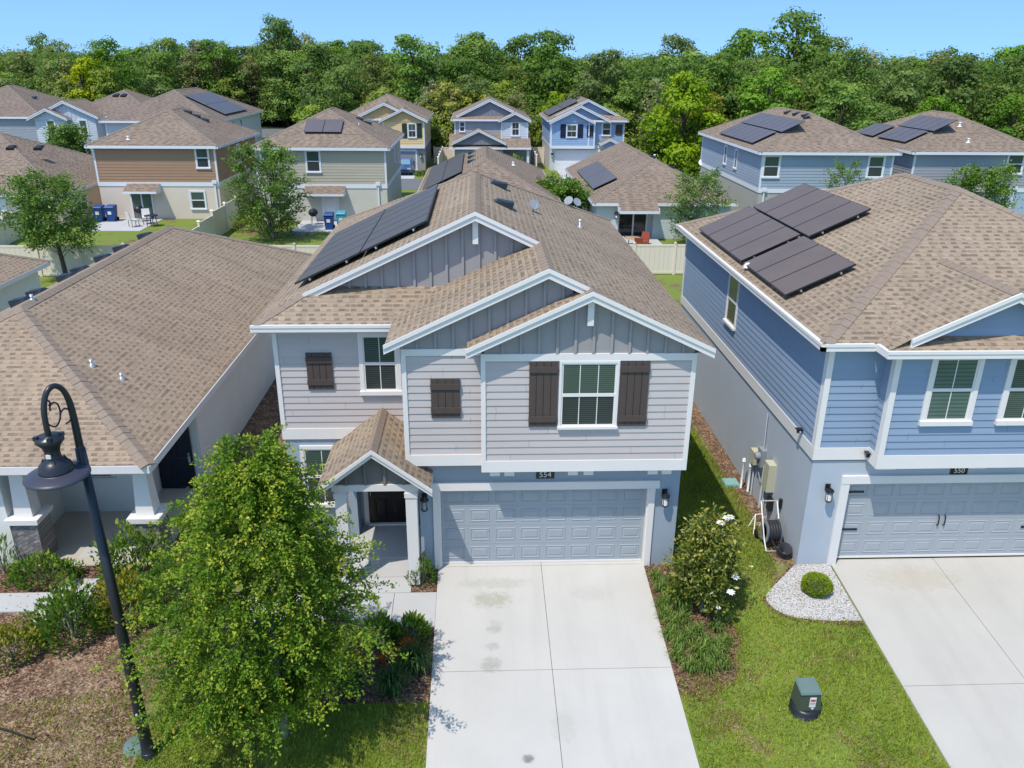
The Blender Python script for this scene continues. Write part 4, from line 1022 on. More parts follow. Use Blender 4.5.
# beige house with a dark square solar panel
H6, ra, rb, N = back_house(-16.4, -6.75, 41.3, 53.1, 5.6, 'stuc_tan', 'side_tan', 'beige two-storey house with one dark square solar panel on its brown hip roof')
F = FRONT(41.65)
for u0, u1, v0 in ((-12.66, -11.58, 3.85), (-15.75, -14.45, 3.85)): window(H6, F, u0, u1, v0, 5.42, 1, t=.1, wm='white_far')
window(H6, F, -15.2, -13.9, 1.2, 2.45, 1, t=.1, wm='white_far')
for y in (50.2, 55.0-3.0): window(H6, RIGHT(-7.10), y, y+.6, 3.55, 4.9, 1, t=.1, wm='white_far')
window(H6, RIGHT(-7.10), 47.5, 48.1, 3.9, 5.0, 1, t=.1, wm='white_far')
awning(H6, -12.8, -10.0, 41.65, 2.98)
d = MB(); d.fbox(F, -11.55, -10.75, .5, 2.3, 0, .05); d.fbox(F, -11.75, -11.56, .5, 2.4, 0, .03); d.fbox(F, -10.74, -10.55, .5, 2.4, 0, .03); d.frust(F, -11.4, -10.9, 1.3, 2.15, .05, .07, .04); d.frust(F, -11.4, -10.9, .6, 1.15, .05, .07, .04); d.build('back_door', 'white_far', H6)
drain(H6, F, -7.7, .5, 3.0)
zf = lambda y: 5.6+K*(y-41.3)
solar(H6, Vector((-12.85, 42.9, zf(42.9)))+NF*.12, (2.6, 0, 0), UPY*1.75, 2, 1, 'solar_blue', rails=False)
for x in (-10.9, -10.3): vent_box(H6, (x+1.2, 48.5, 5.6+K*(-6.75-(x+1.2))), (K, 0, 1), .5)
pipe_vent(H6, (-9.3, 45.2, 5.6+K*2.3), .35)

# brown house
H5, ra, rb, N = back_house(-27.75, -18.7, 41.3, 53.1, 5.6, 'stuc_brown', 'side_brown', 'brown-sided two-storey house with sand stucco below and a small shingled awning')
window(H5, F, -20.45, -19.45, 4.0, 5.50, 1, t=.1, wm='white_far')
window(H5, F, -21.2, -20.05, 1.15, 2.5, 1, t=.1, wm='white_far')
awning(H5, -25.4, -23.1, 41.65, 3.0)
d = MB(); d.fbox(F, -25.25, -24.6, .55, 2.45, 0, .04); d.fbox(F, -24.55, -23.9, .55, 2.45, .0, .03); o = d.build('sliding_door', 'slider_green', H5)
d = MB(); d.fbox(F, -24.62, -24.53, .55, 2.5, .0, .06); d.fbox(F, -25.35, -25.26, .55, 2.5, .0, .06); d.fbox(F, -23.89, -23.8, .55, 2.5, 0, .06); d.build('door_frame', 'white_far', o)
drain(H5, F, -19.3, .5, 3.0); window(H5, RIGHT(-19.05), 46.9, 47.8, 3.75, 5.2, 1, t=.1, wm='white_far')
pipe_vent(H5, (-25.0, 42.0, 5.6+K*.7), .3, 'pvc', .08)
for x in (-22.6, -22.0, -21.4): vent_box(H5, (x, 47.7, 5.6+K*min(x+27.75, -18.7-x)), (K, 0, 1), .5)

# single-storey house with a patio and red chairs
H14 = empty('house', (11.4, 45, .45), 'pale single-storey house with a patio door and two solar panels on its roof', 'house')
hip(H14, 6.72, 16.12, 36.1, 54.0, 2.82, 'roof_far', 'cap_far', far=True, fascia='white_far', bg=True)
b = MB(); b.box(7.0, 8.45, 36.45, 53.7, 0, 2.7); b.box(10.75, 15.8, 36.45, 53.7, 0, 2.7); b.box(8.45, 10.75, 37.1, 53.7, 0, 2.7); b.fprism(BACK(53.6), [(-15.8, 2.7), (-7.0, 2.7), (-11.42, 4.95)], -.05, .01); b.build('stucco_wall', 'wall14', H14)
b = MB(); b.roof([(8.35, 35.2, 2.45), (10.85, 35.2, 2.45), (10.85, 36.2, 2.86), (8.35, 36.2, 2.86)]); o = b.build('patio_roof', ['roof_far'], H14)
f = MB(); f.box(8.32, 10.88, 35.14, 35.2, 2.28, 2.44); f.box(8.32, 8.35, 35.2, 36.1, 2.3, 2.6); f.box(10.85, 10.88, 35.2, 36.1, 2.3, 2.6); f.build('fascia', 'white_far', o)
fp = FRONT(37.1); d = MB(); d.fbox(fp, 8.62, 9.5, .52, 2.35, .0, .04); d.fbox(fp, 9.6, 10.4, .52, 2.35, .0, .03); d = d.build('sliding_door', 'slider', H14)
f = MB(); f.fbox(fp, 9.5, 9.6, .5, 2.4, 0, .06); f.fbox(fp, 8.52, 8.62, .5, 2.4, 0, .06); f.fbox(fp, 10.4, 10.5, .5, 2.4, 0, .06); f.fbox(fp, 8.52, 10.5, 2.351, 2.45, 0, .055); f.build('door_frame', 'white_far', d)
lantern(H14, FRONT(36.45), 8.3, 2.1, 1.6)
window(H14, LEFT(7.0), -45.5, -44.5, 1.2, 2.4, 1, wm='white_far')
zl = lambda x: 2.82+K*(x-6.72)
solar(H14, Vector((7.2, 39.6, zl(7.2)))+NL*.12, (0, 9.8, 0), UPX*1.8, 2, 1, 'solar_blue', rails=False)
for (x, y) in ((12.6, 47.0), (13.4, 44.0)): vent_box(H14, (x, y, 2.82+K*(16.12-x)), (K, 0, 1), .4)
pipe_vent(H14, (13.2, 49.0, 2.82+K*2.9), .4, 'pvc', .08)

# single-storey house behind the main one
H15 = empty('house', (0, 45, .45), 'single-storey house straight behind the middle house, solar array left of its ridge', 'house')
hip(H15, -4.8, 4.66, 35.6, 53.3, 2.85, 'roof_far', 'cap_far', far=True, fascia='white_far')
b = MB(); b.box(-4.5, 4.36, 35.95, 53.0, 0, 2.7); b.build('stucco_wall', 'stuc_tan', H15)
zl = lambda x: 2.85+K*(x+4.8)
solar(H15, Vector((-4.3, 38.5, zl(-4.3)))+NL*.12, (0, 12.5, 0), UPX*2.9, 8, 2, 'solar', rails=False)
for y in (42.8, 45.6, 48.4): vent_box(H15, (-1.1, y, zl(-1.1)), NL, .5)
pipe_vent(H15, (1.9, 44.5, 2.85+K*2.8), .3, 'pvc', .08)
window(H15, FRONT(35.95), -2, -.8, 1, 2.3, 1, wm='white_far')

# blue house back right
H16, ra, rb, N = back_house(18.6, 28.5, 40.3, 57.0, 5.6, 'stuc_b16', 'side_b16', 'dusty blue two-storey house with left-slope solar panels, behind the bright blue house')
for u0, u1, v0 in ((18.99, 20.25, 3.8), (26.35, 27.6, 3.8)): window(H16, FRONT(40.65), u0, u1, v0, 5.4, 1, t=.12, wm='white_far')
for y in (46.2, 49.0): window(H16, LEFT(18.95), -y-.75, -y, 3.7, 5.2, 1, t=.1, wm='white_far')
drain(H16, FRONT(40.65), 19.0+.3, .5, 2.9)
zl = lambda x: 5.6+K*(x-18.6)
solar(H16, Vector((19.0, 43.2, zl(19.0)))+NL*.12, (0, 8.6, 0), UPX*1.85, 7, 1, 'solar_blue', rails=False); solar(H16, Vector((20.75, 42.4, zl(20.75)))+NL*.12, (0, 9.6, 0), UPX*1.75, 8, 1, 'solar_blue', rails=False)
for y in (44.5, 46.3, 48.1): vent_box(H16, (23.1, y, zl(23.1)), NL, .5)
# slate house far right
H17, ra, rb, N = back_house(29.6, 39.4, 40.9, 53.6, 5.6, 'stuc_b17', 'side_b17', 'slate grey two-storey house with sky blue stucco below, farthest right in the back row')
window(H17, FRONT(41.25), 36.6, 37.9, 4.0, 5.5, 1, t=.12, wm='white_far'); drain(H17, FRONT(41.25), 37.6, .5, 3.0)
zl = lambda x: 5.6+K*(x-29.6)
solar(H17, Vector((30.2, 43.4, zl(30.2)))+NL*.12, (0, 4.4, 0), UPX*1.8, 4, 1, 'solar_blue', rails=False); solar(H17, Vector((31.9, 42.9, zl(31.9)))+NL*.12, (0, 5.4, 0), UPX*1.8, 5, 1, 'solar_blue', rails=False); solar(H17, Vector((30.2, 48.5, zl(30.2)))+NL*.12, (0, 3.2, 0), UPX*1.8, 3, 1, 'solar_blue', rails=False)
pipe_vent(H17, (34.3, 44.0, 5.6+K*3.1), .4, 'pvc', .08); pipe_vent(H17, (34.0, 42.0, 5.6+K*1.1), .4, 'pvc', .08)

# single-storey houses cut by the left edge
H7 = empty('house', (-36, 46, .45), 'tan single-storey house with a wide roof beside the brown-sided house, at the left edge', 'house')
hip(H7, -42.5, -31.2+3.0, 39.2, 53.2, 2.85, 'roof_far', 'cap_far', far=True, fascia='white_far', ridge='y')
b = MB(); b.box(-42.1, -28.6, 39.6, 52.8, 0, 2.7); b.build('stucco_wall', 'stuc_brown', H7)
window(H7, RIGHT(-28.6), 42.6, 43.5, 1.2, 2.3, 1, wm='white_far')
d = MB(); d.fbox(FRONT(39.6), -33.4, -32.1, .5, 2.35, 0, .05); d.fbox(FRONT(39.6), -33.5, -32.0, 2.351, 2.45, 0, .08); d.fbox(FRONT(39.6), -32.78, -32.72, .5, 2.35, .05, .07); d.build('patio_door', 'white_far', H7)
for x in (-33.5, -31.6): vent_box(H7, (x, 44.3, 2.85+K*5.1), (0, -K, 1), .55)
HL = empty('house', (-24.5, 10, 0), 'low house at the left edge with only a brown roof corner and gutter showing', 'house')
hip(HL, -29.2, -19.72, 1.0, 19.9, 2.85, 'roof_brown', 'cap', w=.15)
b = MB(); b.box(-28.8, -20.1, 1.4, 19.5, -.2, 2.7); b.build('stucco_wall', 'stucco_left', HL)

# across the street
HY = empty('house', (-10, 77, .5), 'yellow two-storey house with dark green shutters and a blue car in front of its garage', 'house')
hip(HY, -15.0, -5.75, 71.7, 83.0, 5.6, 'roof_far', 'cap_far', far=True, fascia='white_far')
wall_block(HY, -14.6, -6.15, 71.9, 82.6, 0, 2.75, 5.5, 'stuc_y', 'side_y', e=.22)
b = MB(); b.box(-10.4, -6.16, 71.3, 72.0, .0, 2.75); b.build('stucco_wall', 'stuc_y', HY)
b = MB(); b.box(-10.35, -6.2, 71.05, 72.0, 3.0, 5.45); b.lap(FRONT(71.05), -10.3, -6.25, 3.0, 5.4, .22); b.build('siding_wall', 'side_y', HY)
front_gable(HY, -8.25, 6.65, 2.45, 70.7, 74.5, 'bb_y', 5.35); front_gable(HY, -10.2, 7.15, 3.6, 71.4, 76, 'bb_y', 5.4)
t = MB(); t.fbox(FRONT(71.05), -10.4, -6.15, 2.72, 3.0, 0, .05); t.fbox(FRONT(71.05), -6.25, -6.14, 3.001, 5.4, 0, .045); t.fbox(FRONT(71.05), -10.4, -10.25, 3.001, 5.4, 0, .045); t.fbox(FRONT(71.3), -10.2, -7.0, 2.4, 2.6, 0, .05); t.fbox(FRONT(71.3), -7.15, -6.98, .5, 2.399, 0, .05); t.build('white_trim', 'white_far', HY)
window(HY, FRONT(71.05), -7.85, -6.95, 3.75, 5.2, 2, t=.08, wm='white_far')
M['shut_green'] = paint('dark_green_shutter', (.02, .04, .025), .6)
for u in (-8.42, -6.9): s = MB(); s.fbox(FRONT(71.05), u, u+.5, 3.75, 5.2, .02, .06); s.fbox(FRONT(71.05), u, u+.5, 4.0, 4.12, .06, .08); s.build('shutter', 'shut_green', HY)
garage_door(HY, FRONT(71.3), -10.1, -7.16, .55, 2.39, .03, 'box_grey', cols=5); lantern(HY, FRONT(71.3), -6.6, 2.1, 2)

HG = empty('house', (0.5, 77, .5), 'grey two-storey house with a low front gable and an upper right gable, across the street', 'house')
hip(HG, -3.4, 4.8, 71.3, 82.5, 5.62, 'roof_far', 'cap_far', far=True, fascia='white_far')
wall_block(HG, -3.05, 4.45, 71.65, 82.1, 0, 2.75, 5.5, 'side_g', 'side_g', e=.22)
b = MB(); b.box(1.75, 4.5, 71.0, 72, 3.2, 5.5); b.lap(FRONT(71.0), 1.8, 4.45, 3.3, 5.45, .22); b.build('siding_wall', 'side_pg', HG)
t = MB(); t.fbox(FRONT(71.0), 1.72, 1.85, 3.3, 5.4, 0, .05); t.fbox(FRONT(71.0), 4.4, 4.53, 3.3, 5.4, 0, .05); t.build('white_trim', 'white_far', HG)
front_gable(HG, 3.15, 6.35, 1.65, 70.65, 74, 'bb_far', 5.35); front_gable(HG, .6, 7.55, 3.5, 71.6, 77, 'bb_far', 5.9)
window(HG, FRONT(71.0), 2.75, 3.7, 3.95, 5.45, 2, t=.12, wm='white_far', mats=('screen', 'screen')); window(HG, FRONT(71.65), -2.6, -1.95, 4.3, 5.4, 1, t=.09, wm='white_far')
b = MB(); b.roof([(-3.6, 69.5, 3.0), (4.75, 69.5, 3.0), (4.75, 71.7, 4.15), (-3.6, 71.7, 4.15)]); o = b.build('porch_roof', ['roof_far'], HG)
f = MB(); f.box(-3.6, 4.8, 69.42, 69.5, 2.8, 2.99); f.build('fascia', 'white_far', o)
front_gable(HG, -.55, 4.75, 2.75, 69.3, 73.5, 'bb_far', 3.25)
b = MB(); b.box(-3.0, 1.9, 69.8, 71.6, 0, 2.9); b.lap(FRONT(69.8), -3.0, 1.9, .5, 2.85, .22); b.build('garage_wall', 'side_g', HG); b = MB(); b.box(4.35, 4.6, 69.7, 69.95, .4, 2.9); b.build('porch_post', 'white_far', HG)
garage_door(HG, FRONT(69.8), -2.4, 1.4, .55, 2.4, .05, 'white_far', cols=6)

HB = empty('house', (10.8, 77, .5), 'light blue two-storey house with navy shutters and a white garage door across the street', 'house')
hip(HB, 6.5, 14.9, 70.9, 82.5, 5.62, 'roof_far', 'cap_far', far=True, fascia='white_far')
wall_block(HB, 6.85, 14.55, 71.4, 82.1, 0, 2.8, 5.5, 'wall_w', 'side_lb', e=.22)
b = MB(); b.box(6.88, 11.4, 70.9, 71.5, 3.0, 5.5); b.lap(FRONT(70.9), 6.95, 11.35, 3.05, 5.42, .22); b.build('siding_wall', 'side_lb', HB)
t = MB(); fr = FRONT(70.9); t.fbox(fr, 6.82, 11.45, 2.78, 3.05, 0, .05); t.fbox(fr, 6.83, 6.98, 3.051, 5.5, 0, .05); t.fbox(fr, 10.75, 10.87, 3.051, 5.5, 0, .045); t.fbox(fr, 11.33, 11.46, 3.051, 5.5, 0, .05); t.fbox(FRONT(71.4), 7.4, 12.4, 2.42, 2.58, 0, .05); t.fbox(FRONT(71.4), 7.4, 7.55, .5, 2.419, 0, .05); t.build('white_trim', 'white_far', HB)
front_gable(HB, 9.05, 6.55, 2.35, 70.5, 73, 'bb_lb', 5.4); front_gable(HB, 9.9, 7.05, 3.1, 70.8, 75, 'bb_lb', 5.4, wx=(8, 12.3)); front_gable(HB, 10.75, 7.6, 4.1, 71.7, 78, 'bb_lb', 5.9, wx=(8, 14))
window(HB, fr, 8.45, 9.6, 3.85, 5.2, 2, t=.09, wm='white_far')
M['shut_navy'] = paint('navy_shutter', (.012, .018, .05), .6)
for u in (7.85, 9.65): s = MB(); s.fbox(fr, u, u+.55, 3.85, 5.2, .02, .06); s.fbox(fr, u, u+.55, 4.1, 4.22, .06, .08); s.build('shutter', 'shut_navy', HB)
window(HB, fr, 11.0-.75+.35, 11.25, 4.0, 5.1, 1, t=.04, wm='shut_navy', mats=('screen', 'screen')); window(HB, FRONT(71.4), 12.2, 13.2, 4.0, 5.4, 1, t=.1, wm='white_far'); s = MB(); s.fbox(FRONT(71.4), 13.65, 14.35, 4.1, 5.15, .02, .06); s.build('shutter', 'shutter', HB)
garage_door(HB, FRONT(71.4), 7.55, 12.25, .55, 2.41, .03, 'white_far', cols=8); lantern(HB, FRONT(71.4), 7.1, 2.2, 2)
zl = lambda x: 5.62+K*(x-6.5)
solar(HB, Vector((6.8, 73.2, zl(6.8)))+NL*.12, (0, 7.2, 0), UPX*3.4, 5, 2, 'solar_blue', rails=False)
front_gable(HB, 12.9, 3.9, 1.0, 69.6, 71.4, 'bb_lb', 2.9)
for y in (77, 79): vent_box(HB, (10.3, y, zl(10.3)), NL, .5)

HP = empty('house', (-41, 77, .5), 'pale blue two-storey house with two nested front gables and white windows, upper left', 'house')
hip(HP, -43.5, -33.5, 72.6, 83.5, 5.62, 'roof_far2', 'cap_far', far=True, fascia='white_far')
wall_block(HP, -43.0, -34.0, 73.0, 83.0, 0, 2.8, 5.5, 'side_pg', 'side_pg', e=.22, sides='FRL')
b = MB(); b.box(-44.2, -39.2, 71.2, 73.2, 0, 5.55); b.lap(FRONT(71.2), -44.2, -39.2, .5, 5.5, .22); b.box(-44.9, -41.9, 70.6, 71.3, 0, 5.5); b.lap(FRONT(70.6), -44.9, -41.9, .5, 5.45, .22); b.build('siding_wall', 'side_pg', HP)
front_gable(HP, -43.5, 6.45, 1.95, 70.2, 73, 'bb_pg', 5.3); front_gable(HP, -42.0, 7.15, 3.2, 70.9, 76, 'bb_pg', 5.4)
for (fr, u) in ((FRONT(70.6), -43.85), (FRONT(71.2), -40.95)): window(HP, fr, u, u+.95, 3.9, 5.4, 1, t=.13, wm='white_far')
window(HP, FRONT(73.0), -37.6, -36.9, 3.9, 5.3, 1, t=.12, wm='white_far', mats=('screen', 'screen')); t = MB(); t.fbox(FRONT(73.0), -36.5, -34.6, 3.9, 5.3, .0, .05); t.build('white_panel', 'white_far', HP)
for x in (-38.9, -38.1): vent_box(HP, (x, 76.5, 5.62+K*3.9), (0, -K, 1), .6)
HQ = empty('house', (-49, 77, .5), 'grey-blue two-storey house with three roof vents in the far upper left corner', 'house')
hip(HQ, -56, -44.3, 71.0, 84.0, 5.62, 'roof_far2', 'cap_far', far=True, fascia='white_far')
wall_block(HQ, -55.6, -44.9, 71.3, 83.6, 0, 2.8, 5.5, 'wall_w', 'side_g', e=.22); window(HQ, RIGHT(-44.9), 71.9, 72.9, 3.9, 5.3, 1, wm='white_far')
for x in (-49.6, -48.6, -47.6): vent_box(HQ, (x, 76.6, 5.62+K*3.4 if x < -48 else 5.62+K*3.2), (0, -K, 1), .6)
HW = empty('house', (-30, 75, .5), 'white-walled house with a wide solar array on its right slope, behind the brown-sided house', 'house')
o, ra, rb, N = hip(HW, -36.0, -24.9, 66.2, 84.5, 5.62, 'roof_far2', 'cap_far', far=True, fascia='white_far')
wall_block(HW, -35.6, -25.3, 66.6, 84.1, 0, 2.8, 5.5, 'wall_w', 'wall_w', e=.22)
zr_ = lambda x: 5.62+K*(-24.9-x)
solar(HW, Vector((-25.4, 79.0, zr_(-25.4)))+NRr*.12, (0, -8.4, 0), UPXn*4.2, 7, 2, 'solar_blue', rails=False)
for y in (72.5, 75.5): window(HW, RIGHT(-25.3), y, y+.7, 4.2, 5.2, 1, t=.06, wm='white_far', mats=('screen', 'screen'))
for (x, y) in ((-31.0, 71.3), (-29.8, 71.3)): vent_box(HW, (x, y, 5.62+K*2.8), (0, -K, 1), .7)

H5.location.y += 1.5; H6.location.y += .7; HW.location.x -= .7
# ------------------------------------------------------------------ fences
def fence(x0, y0, x1, y1, label, h=1.75, gate=False):
    L = math.hypot(x1-x0, y1-y0); n = max(1, round(L/2.4)); r = Vector((x1-x0, y1-y0, 0)).normalized()
    z0 = zg((x0+x1)/2, (y0+y1)/2)
    H = empty('vinyl_fence', ((x0+x1)/2, (y0+y1)/2, z0), label, 'fence', 'cream vinyl yard fences')
    fr = FR((x0, y0, 0), r)
    for i in range(n):
        u0, u1 = L*i/n, L*(i+1)/n
        a, c = fr.p(u0, 0), fr.p(u1, 0); za, zc = zg(a.x, a.y), zg(c.x, c.y); zm = min(za, zc)
        b = MB(); k = 8; w = (u1-u0-.12)/k
        for j in range(k): b.fbox(fr, u0+.06+j*w+.004, u0+.06+(j+1)*w-.004, zm+.1, zm+h-.1, -.016, .016)
        b.fbox(fr, u0+.06, u1-.06, zm+.05, zm+.18, -.03, .03); b.fbox(fr, u0+.06, u1-.06, zm+h-.14, zm+h-.02, -.03, .03)
        b.build('panel', 'fence', H)
    for i in range(n+1):
        q = fr.p(L*i/n, 0); zq = zg(q.x, q.y); b = MB(); b.fbox(fr, L*i/n-.065, L*i/n+.065, zq-.1, zq+h+.04, -.065, .065); b.fprism(fr, [(L*i/n-.085, zq+h+.04), (L*i/n+.085, zq+h+.04), (L*i/n, zq+h+.13)], -.085, .085); b.build('post', 'fence', H)
    return H
fence(-34, 28.4, -8.5, 28.4, 'long cream vinyl fence behind the pale house with the big brown roof')
fence(3.5, 28.6, 22, 28.6, 'cream vinyl fence between the middle and bright blue houses, in front of the patio')
fence(-17.7, 28.5, -17.4, 41.2, 'cream fence running back between the brown-sided house and the beige house', 1.8)
fence(-30.0, 28.5, -30.0, 39.5, 'cream fence running back beside the tan stucco house, behind the left yard tree', 1.8)
fence(-30.0, 45.5, -27.4, 46.5, 'short tan fence closing the gap between the brown-sided house and the tan stucco house', 2.0)
fence(-5.5, 77, -3.3, 77, 'short cream fence closing the gap right of the yellow house', 1.8); fence(-4.6, 66.5, -4.6, 76.5, 'cream fence along the side of the yellow house lot', 1.8)
fence(4.9, 77.5, 6.7, 77.5, 'short cream fence closing the gap left of the light blue house', 1.8); fence(5.3, 69, 5.3, 77, 'cream fence between the grey house and the light blue house across the street', 1.8)
fence(39.6, 46, 47, 46, 'cream fence at the right edge beside the slate grey house', 1.8)
M['fence2'] = M['fence']

# ------------------------------------------------------------------ street lamp
def lamp_post():
    H = empty('street_lamp', (-6.7, -5.0, -.53), 'tall black street lamp with a curled gooseneck arm and a wide disc shade', 'street lamp')
    b = MB(); px, py = -6.70, -5.0
    b.tube([(px, py, -.7), (px-.004, py, -.1), (px-.03, py, 2.5), (px-.08, py, 5.55)], [.115, .105, .088, .066], 16)
    b.lathe([(.125, -.75), (.125, -.40), (.112, -.38)], (px, py, 0), 16)
    b.build('pole', 'lamp', H)
    b = MB(); b.fbox(FR((px-.0, py-.100, 0), (1, 0, 0)), -.04, .04, .05, .28, 0, .016); b.build('hand_hole_cover', 'black', H); s = MB(); s.lathe([(.02, 0), (.02, .01)], (px-.02, py-.10, .55), 8, 0, Matrix.Rotation(math.pi/2, 3, 'X')); s.build('sticker', 'pvc', H)
    top = Vector((-6.785, -5.0, 5.5)); hd = Vector((-7.01, -5.36, 0)); hdir = Vector((hd.x-top.x, hd.y-top.y, 0)); Ls = hdir.length; hdir.normalize()
    def Q(s, z): return (top.x+hdir.x*s, top.y+hdir.y*s, z)
    def spl(pts):
        out = []
        for i in range(len(pts)-1):
            p0, p1, p2, p3 = (Vector(pts[max(i-1, 0)]), Vector(pts[i]), Vector(pts[i+1]), Vector(pts[min(i+2, len(pts)-1)]))
            for k in range(5):
                t = k/5; out.append(.5*((2*p1)+(p2-p0)*t+(2*p0-5*p1+4*p2-p3)*t*t+(3*p1-p0-3*p2+p3)*t*t*t))
        return out+[Vector(pts[-1])]
    b = MB(); b.tube([Q(0, 5.36), Q(0, 5.72)], [.085, .075], 14); ap = spl([Q(0, 5.7), Q(.0, 6.2), Q(.015, 6.5), Q(.07, 6.70), Q(.16, 6.80), Q(.26, 6.80), Q(.35, 6.70), Q(.41, 6.50), Q(.425, 6.3), Q(.425, 6.05)]); b.tube(ap, [.060-.018*min(1, i/14) for i in range(len(ap))], 12)
    b.build('gooseneck_arm', 'lamp', H)
    b = MB()
    b.tube(spl([Q(a, c) for a, c in ((.395, 6.28), (.34, 6.22), (.277, 6.20), (.21, 6.28), (.18, 6.40), (.195, 6.52), (.254, 6.57), (.31, 6.53), (.32, 6.46))]), .013, 6)
    b.tube(spl([Q(a, c) for a, c in ((.185, 6.36), (.15, 6.40), (.105, 6.42), (.055, 6.38), (.04, 6.30), (.06, 6.21), (.133, 6.18))]), .012, 6)
    b.tube(spl([Q(a, c) for a, c in ((.38, 6.66), (.33, 6.64), (.30, 6.58), (.33, 6.54))]), .014, 6)
    b.build('scroll', 'lamp', H)
    c = (hd.x, hd.y, 5.50); b = MB()
    b.lathe([(.03, .60), (.19, .585), (.20, .52), (.135, .44), (.105, .34), (.115, .24), (.17, .19), (.225, .13), (.245, .05), (.25, .02), (.1, .02)], c, 24)
    for k in range(4):
        a = k*math.pi/2+.5; b.box(c[0]+.17*math.cos(a)-.03, c[0]+.17*math.cos(a)+.03, c[1]+.17*math.sin(a)-.03, c[1]+.17*math.sin(a)+.03, c[2]+.56, c[2]+.62)
        b.tube([(c[0]+.235*math.cos(a), c[1]+.235*math.sin(a), c[2]+.03), (c[0]+.14*math.cos(a), c[1]+.14*math.sin(a), c[2]+.25)], .012, 5)
    b.build('lamp_head', 'lamp', H)
    b = MB(); b.lathe([(.24, .03), (.28, .022), (.42, -.025), (.462, -.055), (.46, -.07), (.40, -.045), (.2, -.02)], c, 36); b.build('disc_shade', 'lampdisc', H)
    b = MB(); b.lathe([(.16, -.02), (.19, -.06), (.17, -.13), (.1, -.18), (.01, -.19)], c, 20); b.build('glass_globe', 'glassy', H)
    s = MB(); s.box(c[0]-.035, c[0]+.035, c[1]-.135, c[1]-.11, c[2]+.28, c[2]+.34); s.build('sticker', 'pvc', H)
lamp_post()

# ------------------------------------------------------------------ small things near the camera
def pedestal():
    x, y = 5.60, -4.42; z = zg(x, y)
    H = empty('transformer_box', (x, y, z), 'green utility pedestal box with a red and white sticker on the right lawn', 'utility box')
    b = MB(); b.hexa([(x-.22, y-.19, z+.14), (x+.22, y-.19, z+.14), (x+.22, y+.20, z+.14), (x-.22, y+.20, z+.14), (x-.19, y-.16, z+.50), (x+.19, y-.16, z+.50), (x+.19, y+.18, z+.56), (x-.19, y+.18, z+.56)]); b.build('cabinet', 'green_box', H, bevel=.02)
    b = MB(); b.hexa([(x-.205, y-.185, z+.505), (x+.205, y-.185, z+.505), (x+.205, y+.195, z+.562), (x-.205, y+.195, z+.562), (x-.19, y-.17, z+.54), (x+.19, y-.17, z+.54), (x+.18, y+.18, z+.60), (x-.18, y+.18, z+.60)]); b.build('lid', 'green_lid', H, bevel=.012)
    b = MB(); b.lathe([(.30, -.05), (.295, .10), (.25, .14), (.2, .14)], (x, y, z), 20); b.build('base_ring', 'black', H)
    fr = FR((x, y-.178, z), (1, 0, 0)); s = MB(); s.fbox(fr, -.02, .10, .22, .44, .0, .016); o = s.build('sticker', 'pvc', H)
    s = MB(); s.fbox(fr, -.005, .085, .36, .40, .016, .019); s.fbox(fr, -.005, .085, .30, .315, .016, .019); s.build('red_marking', 'red', o)
    s = MB(); s.fprism(fr, [(.02, .20), (.08, .20), (.05, .15)], .0, .018); s.build('latch', 'pvc', H)
pedestal()
def lid(x, y, r, mat, nm, label, cat, h=.05):
    z = zg(x, y); b = MB(); b.lathe([(r, -.1), (r, h), (r*.93, h+.015), (r*.3, h+.02), (.01, h+.02)], (x, y, z), 24); b.lathe([(r*1.06, -.1), (r*1.06, h*.6), (r, h*.6)], (x, y, z), 24); tag(b.build(nm, mat), label, cat)
lid(-7.0, -4.80, .21, 'green_lid', 'meter_lid', 'round grey-green utility lid in the grass at the foot of the street lamp', 'utility lid', .07)
z = zg(6.42, 3.6); b = MB(); b.box(6.22, 6.62, 3.35, 3.78, z-.05, z+.06); b.box(6.25, 6.59, 3.38, 3.75, z+.06, z+.075); tag(b.build('valve_box', 'teal'), 'square teal valve box lid in the mulch beside the blue house', 'utility lid')
for (x, y, h, nm) in ((6.62, 3.28, .85, 'left'), (6.74, 3.05, .8, 'right')):
    z = zg(x, y); b = MB(); b.tube([(x, y, z-.1), (x, y, z+h), (x, y, z+h+.03)], [.03, .03, .045], 8); b.lathe([(.05, h-.02), (.05, h+.06), (.02, h+.08)], (x, y, z), 8)
    tag(b.build('standpipe', 'pvc'), 'thin white standpipe by the teal lid, nearer the lawn' if nm == 'left' else 'thin white standpipe by the teal lid, closer to the blue wall', 'pipe')
z = zg(3.6, -.55); b = MB(); b.lathe([(.02, 0), (.02, .05), (.11, .06), (.10, .09), (.03, .12)], (3.6, -.55, z), 12); tag(b.build('ground_spotlight', 'green_lid'), 'small round path light in the mulch beside the garage', 'path light')
a, c = Vector((-9.9, -4.28, zg(-9.9, -4.28)+.03)), Vector((-8.93, -4.62, zg(-8.93, -4.62)+.03)); b = MB(); b.tube([a, (a+c)/2+Vector((0, 0, .02)), c], .02, 6); tag(b.build('stick', 'rope'), 'thin dark rod lying on the bare ground at the lower left', 'rod')

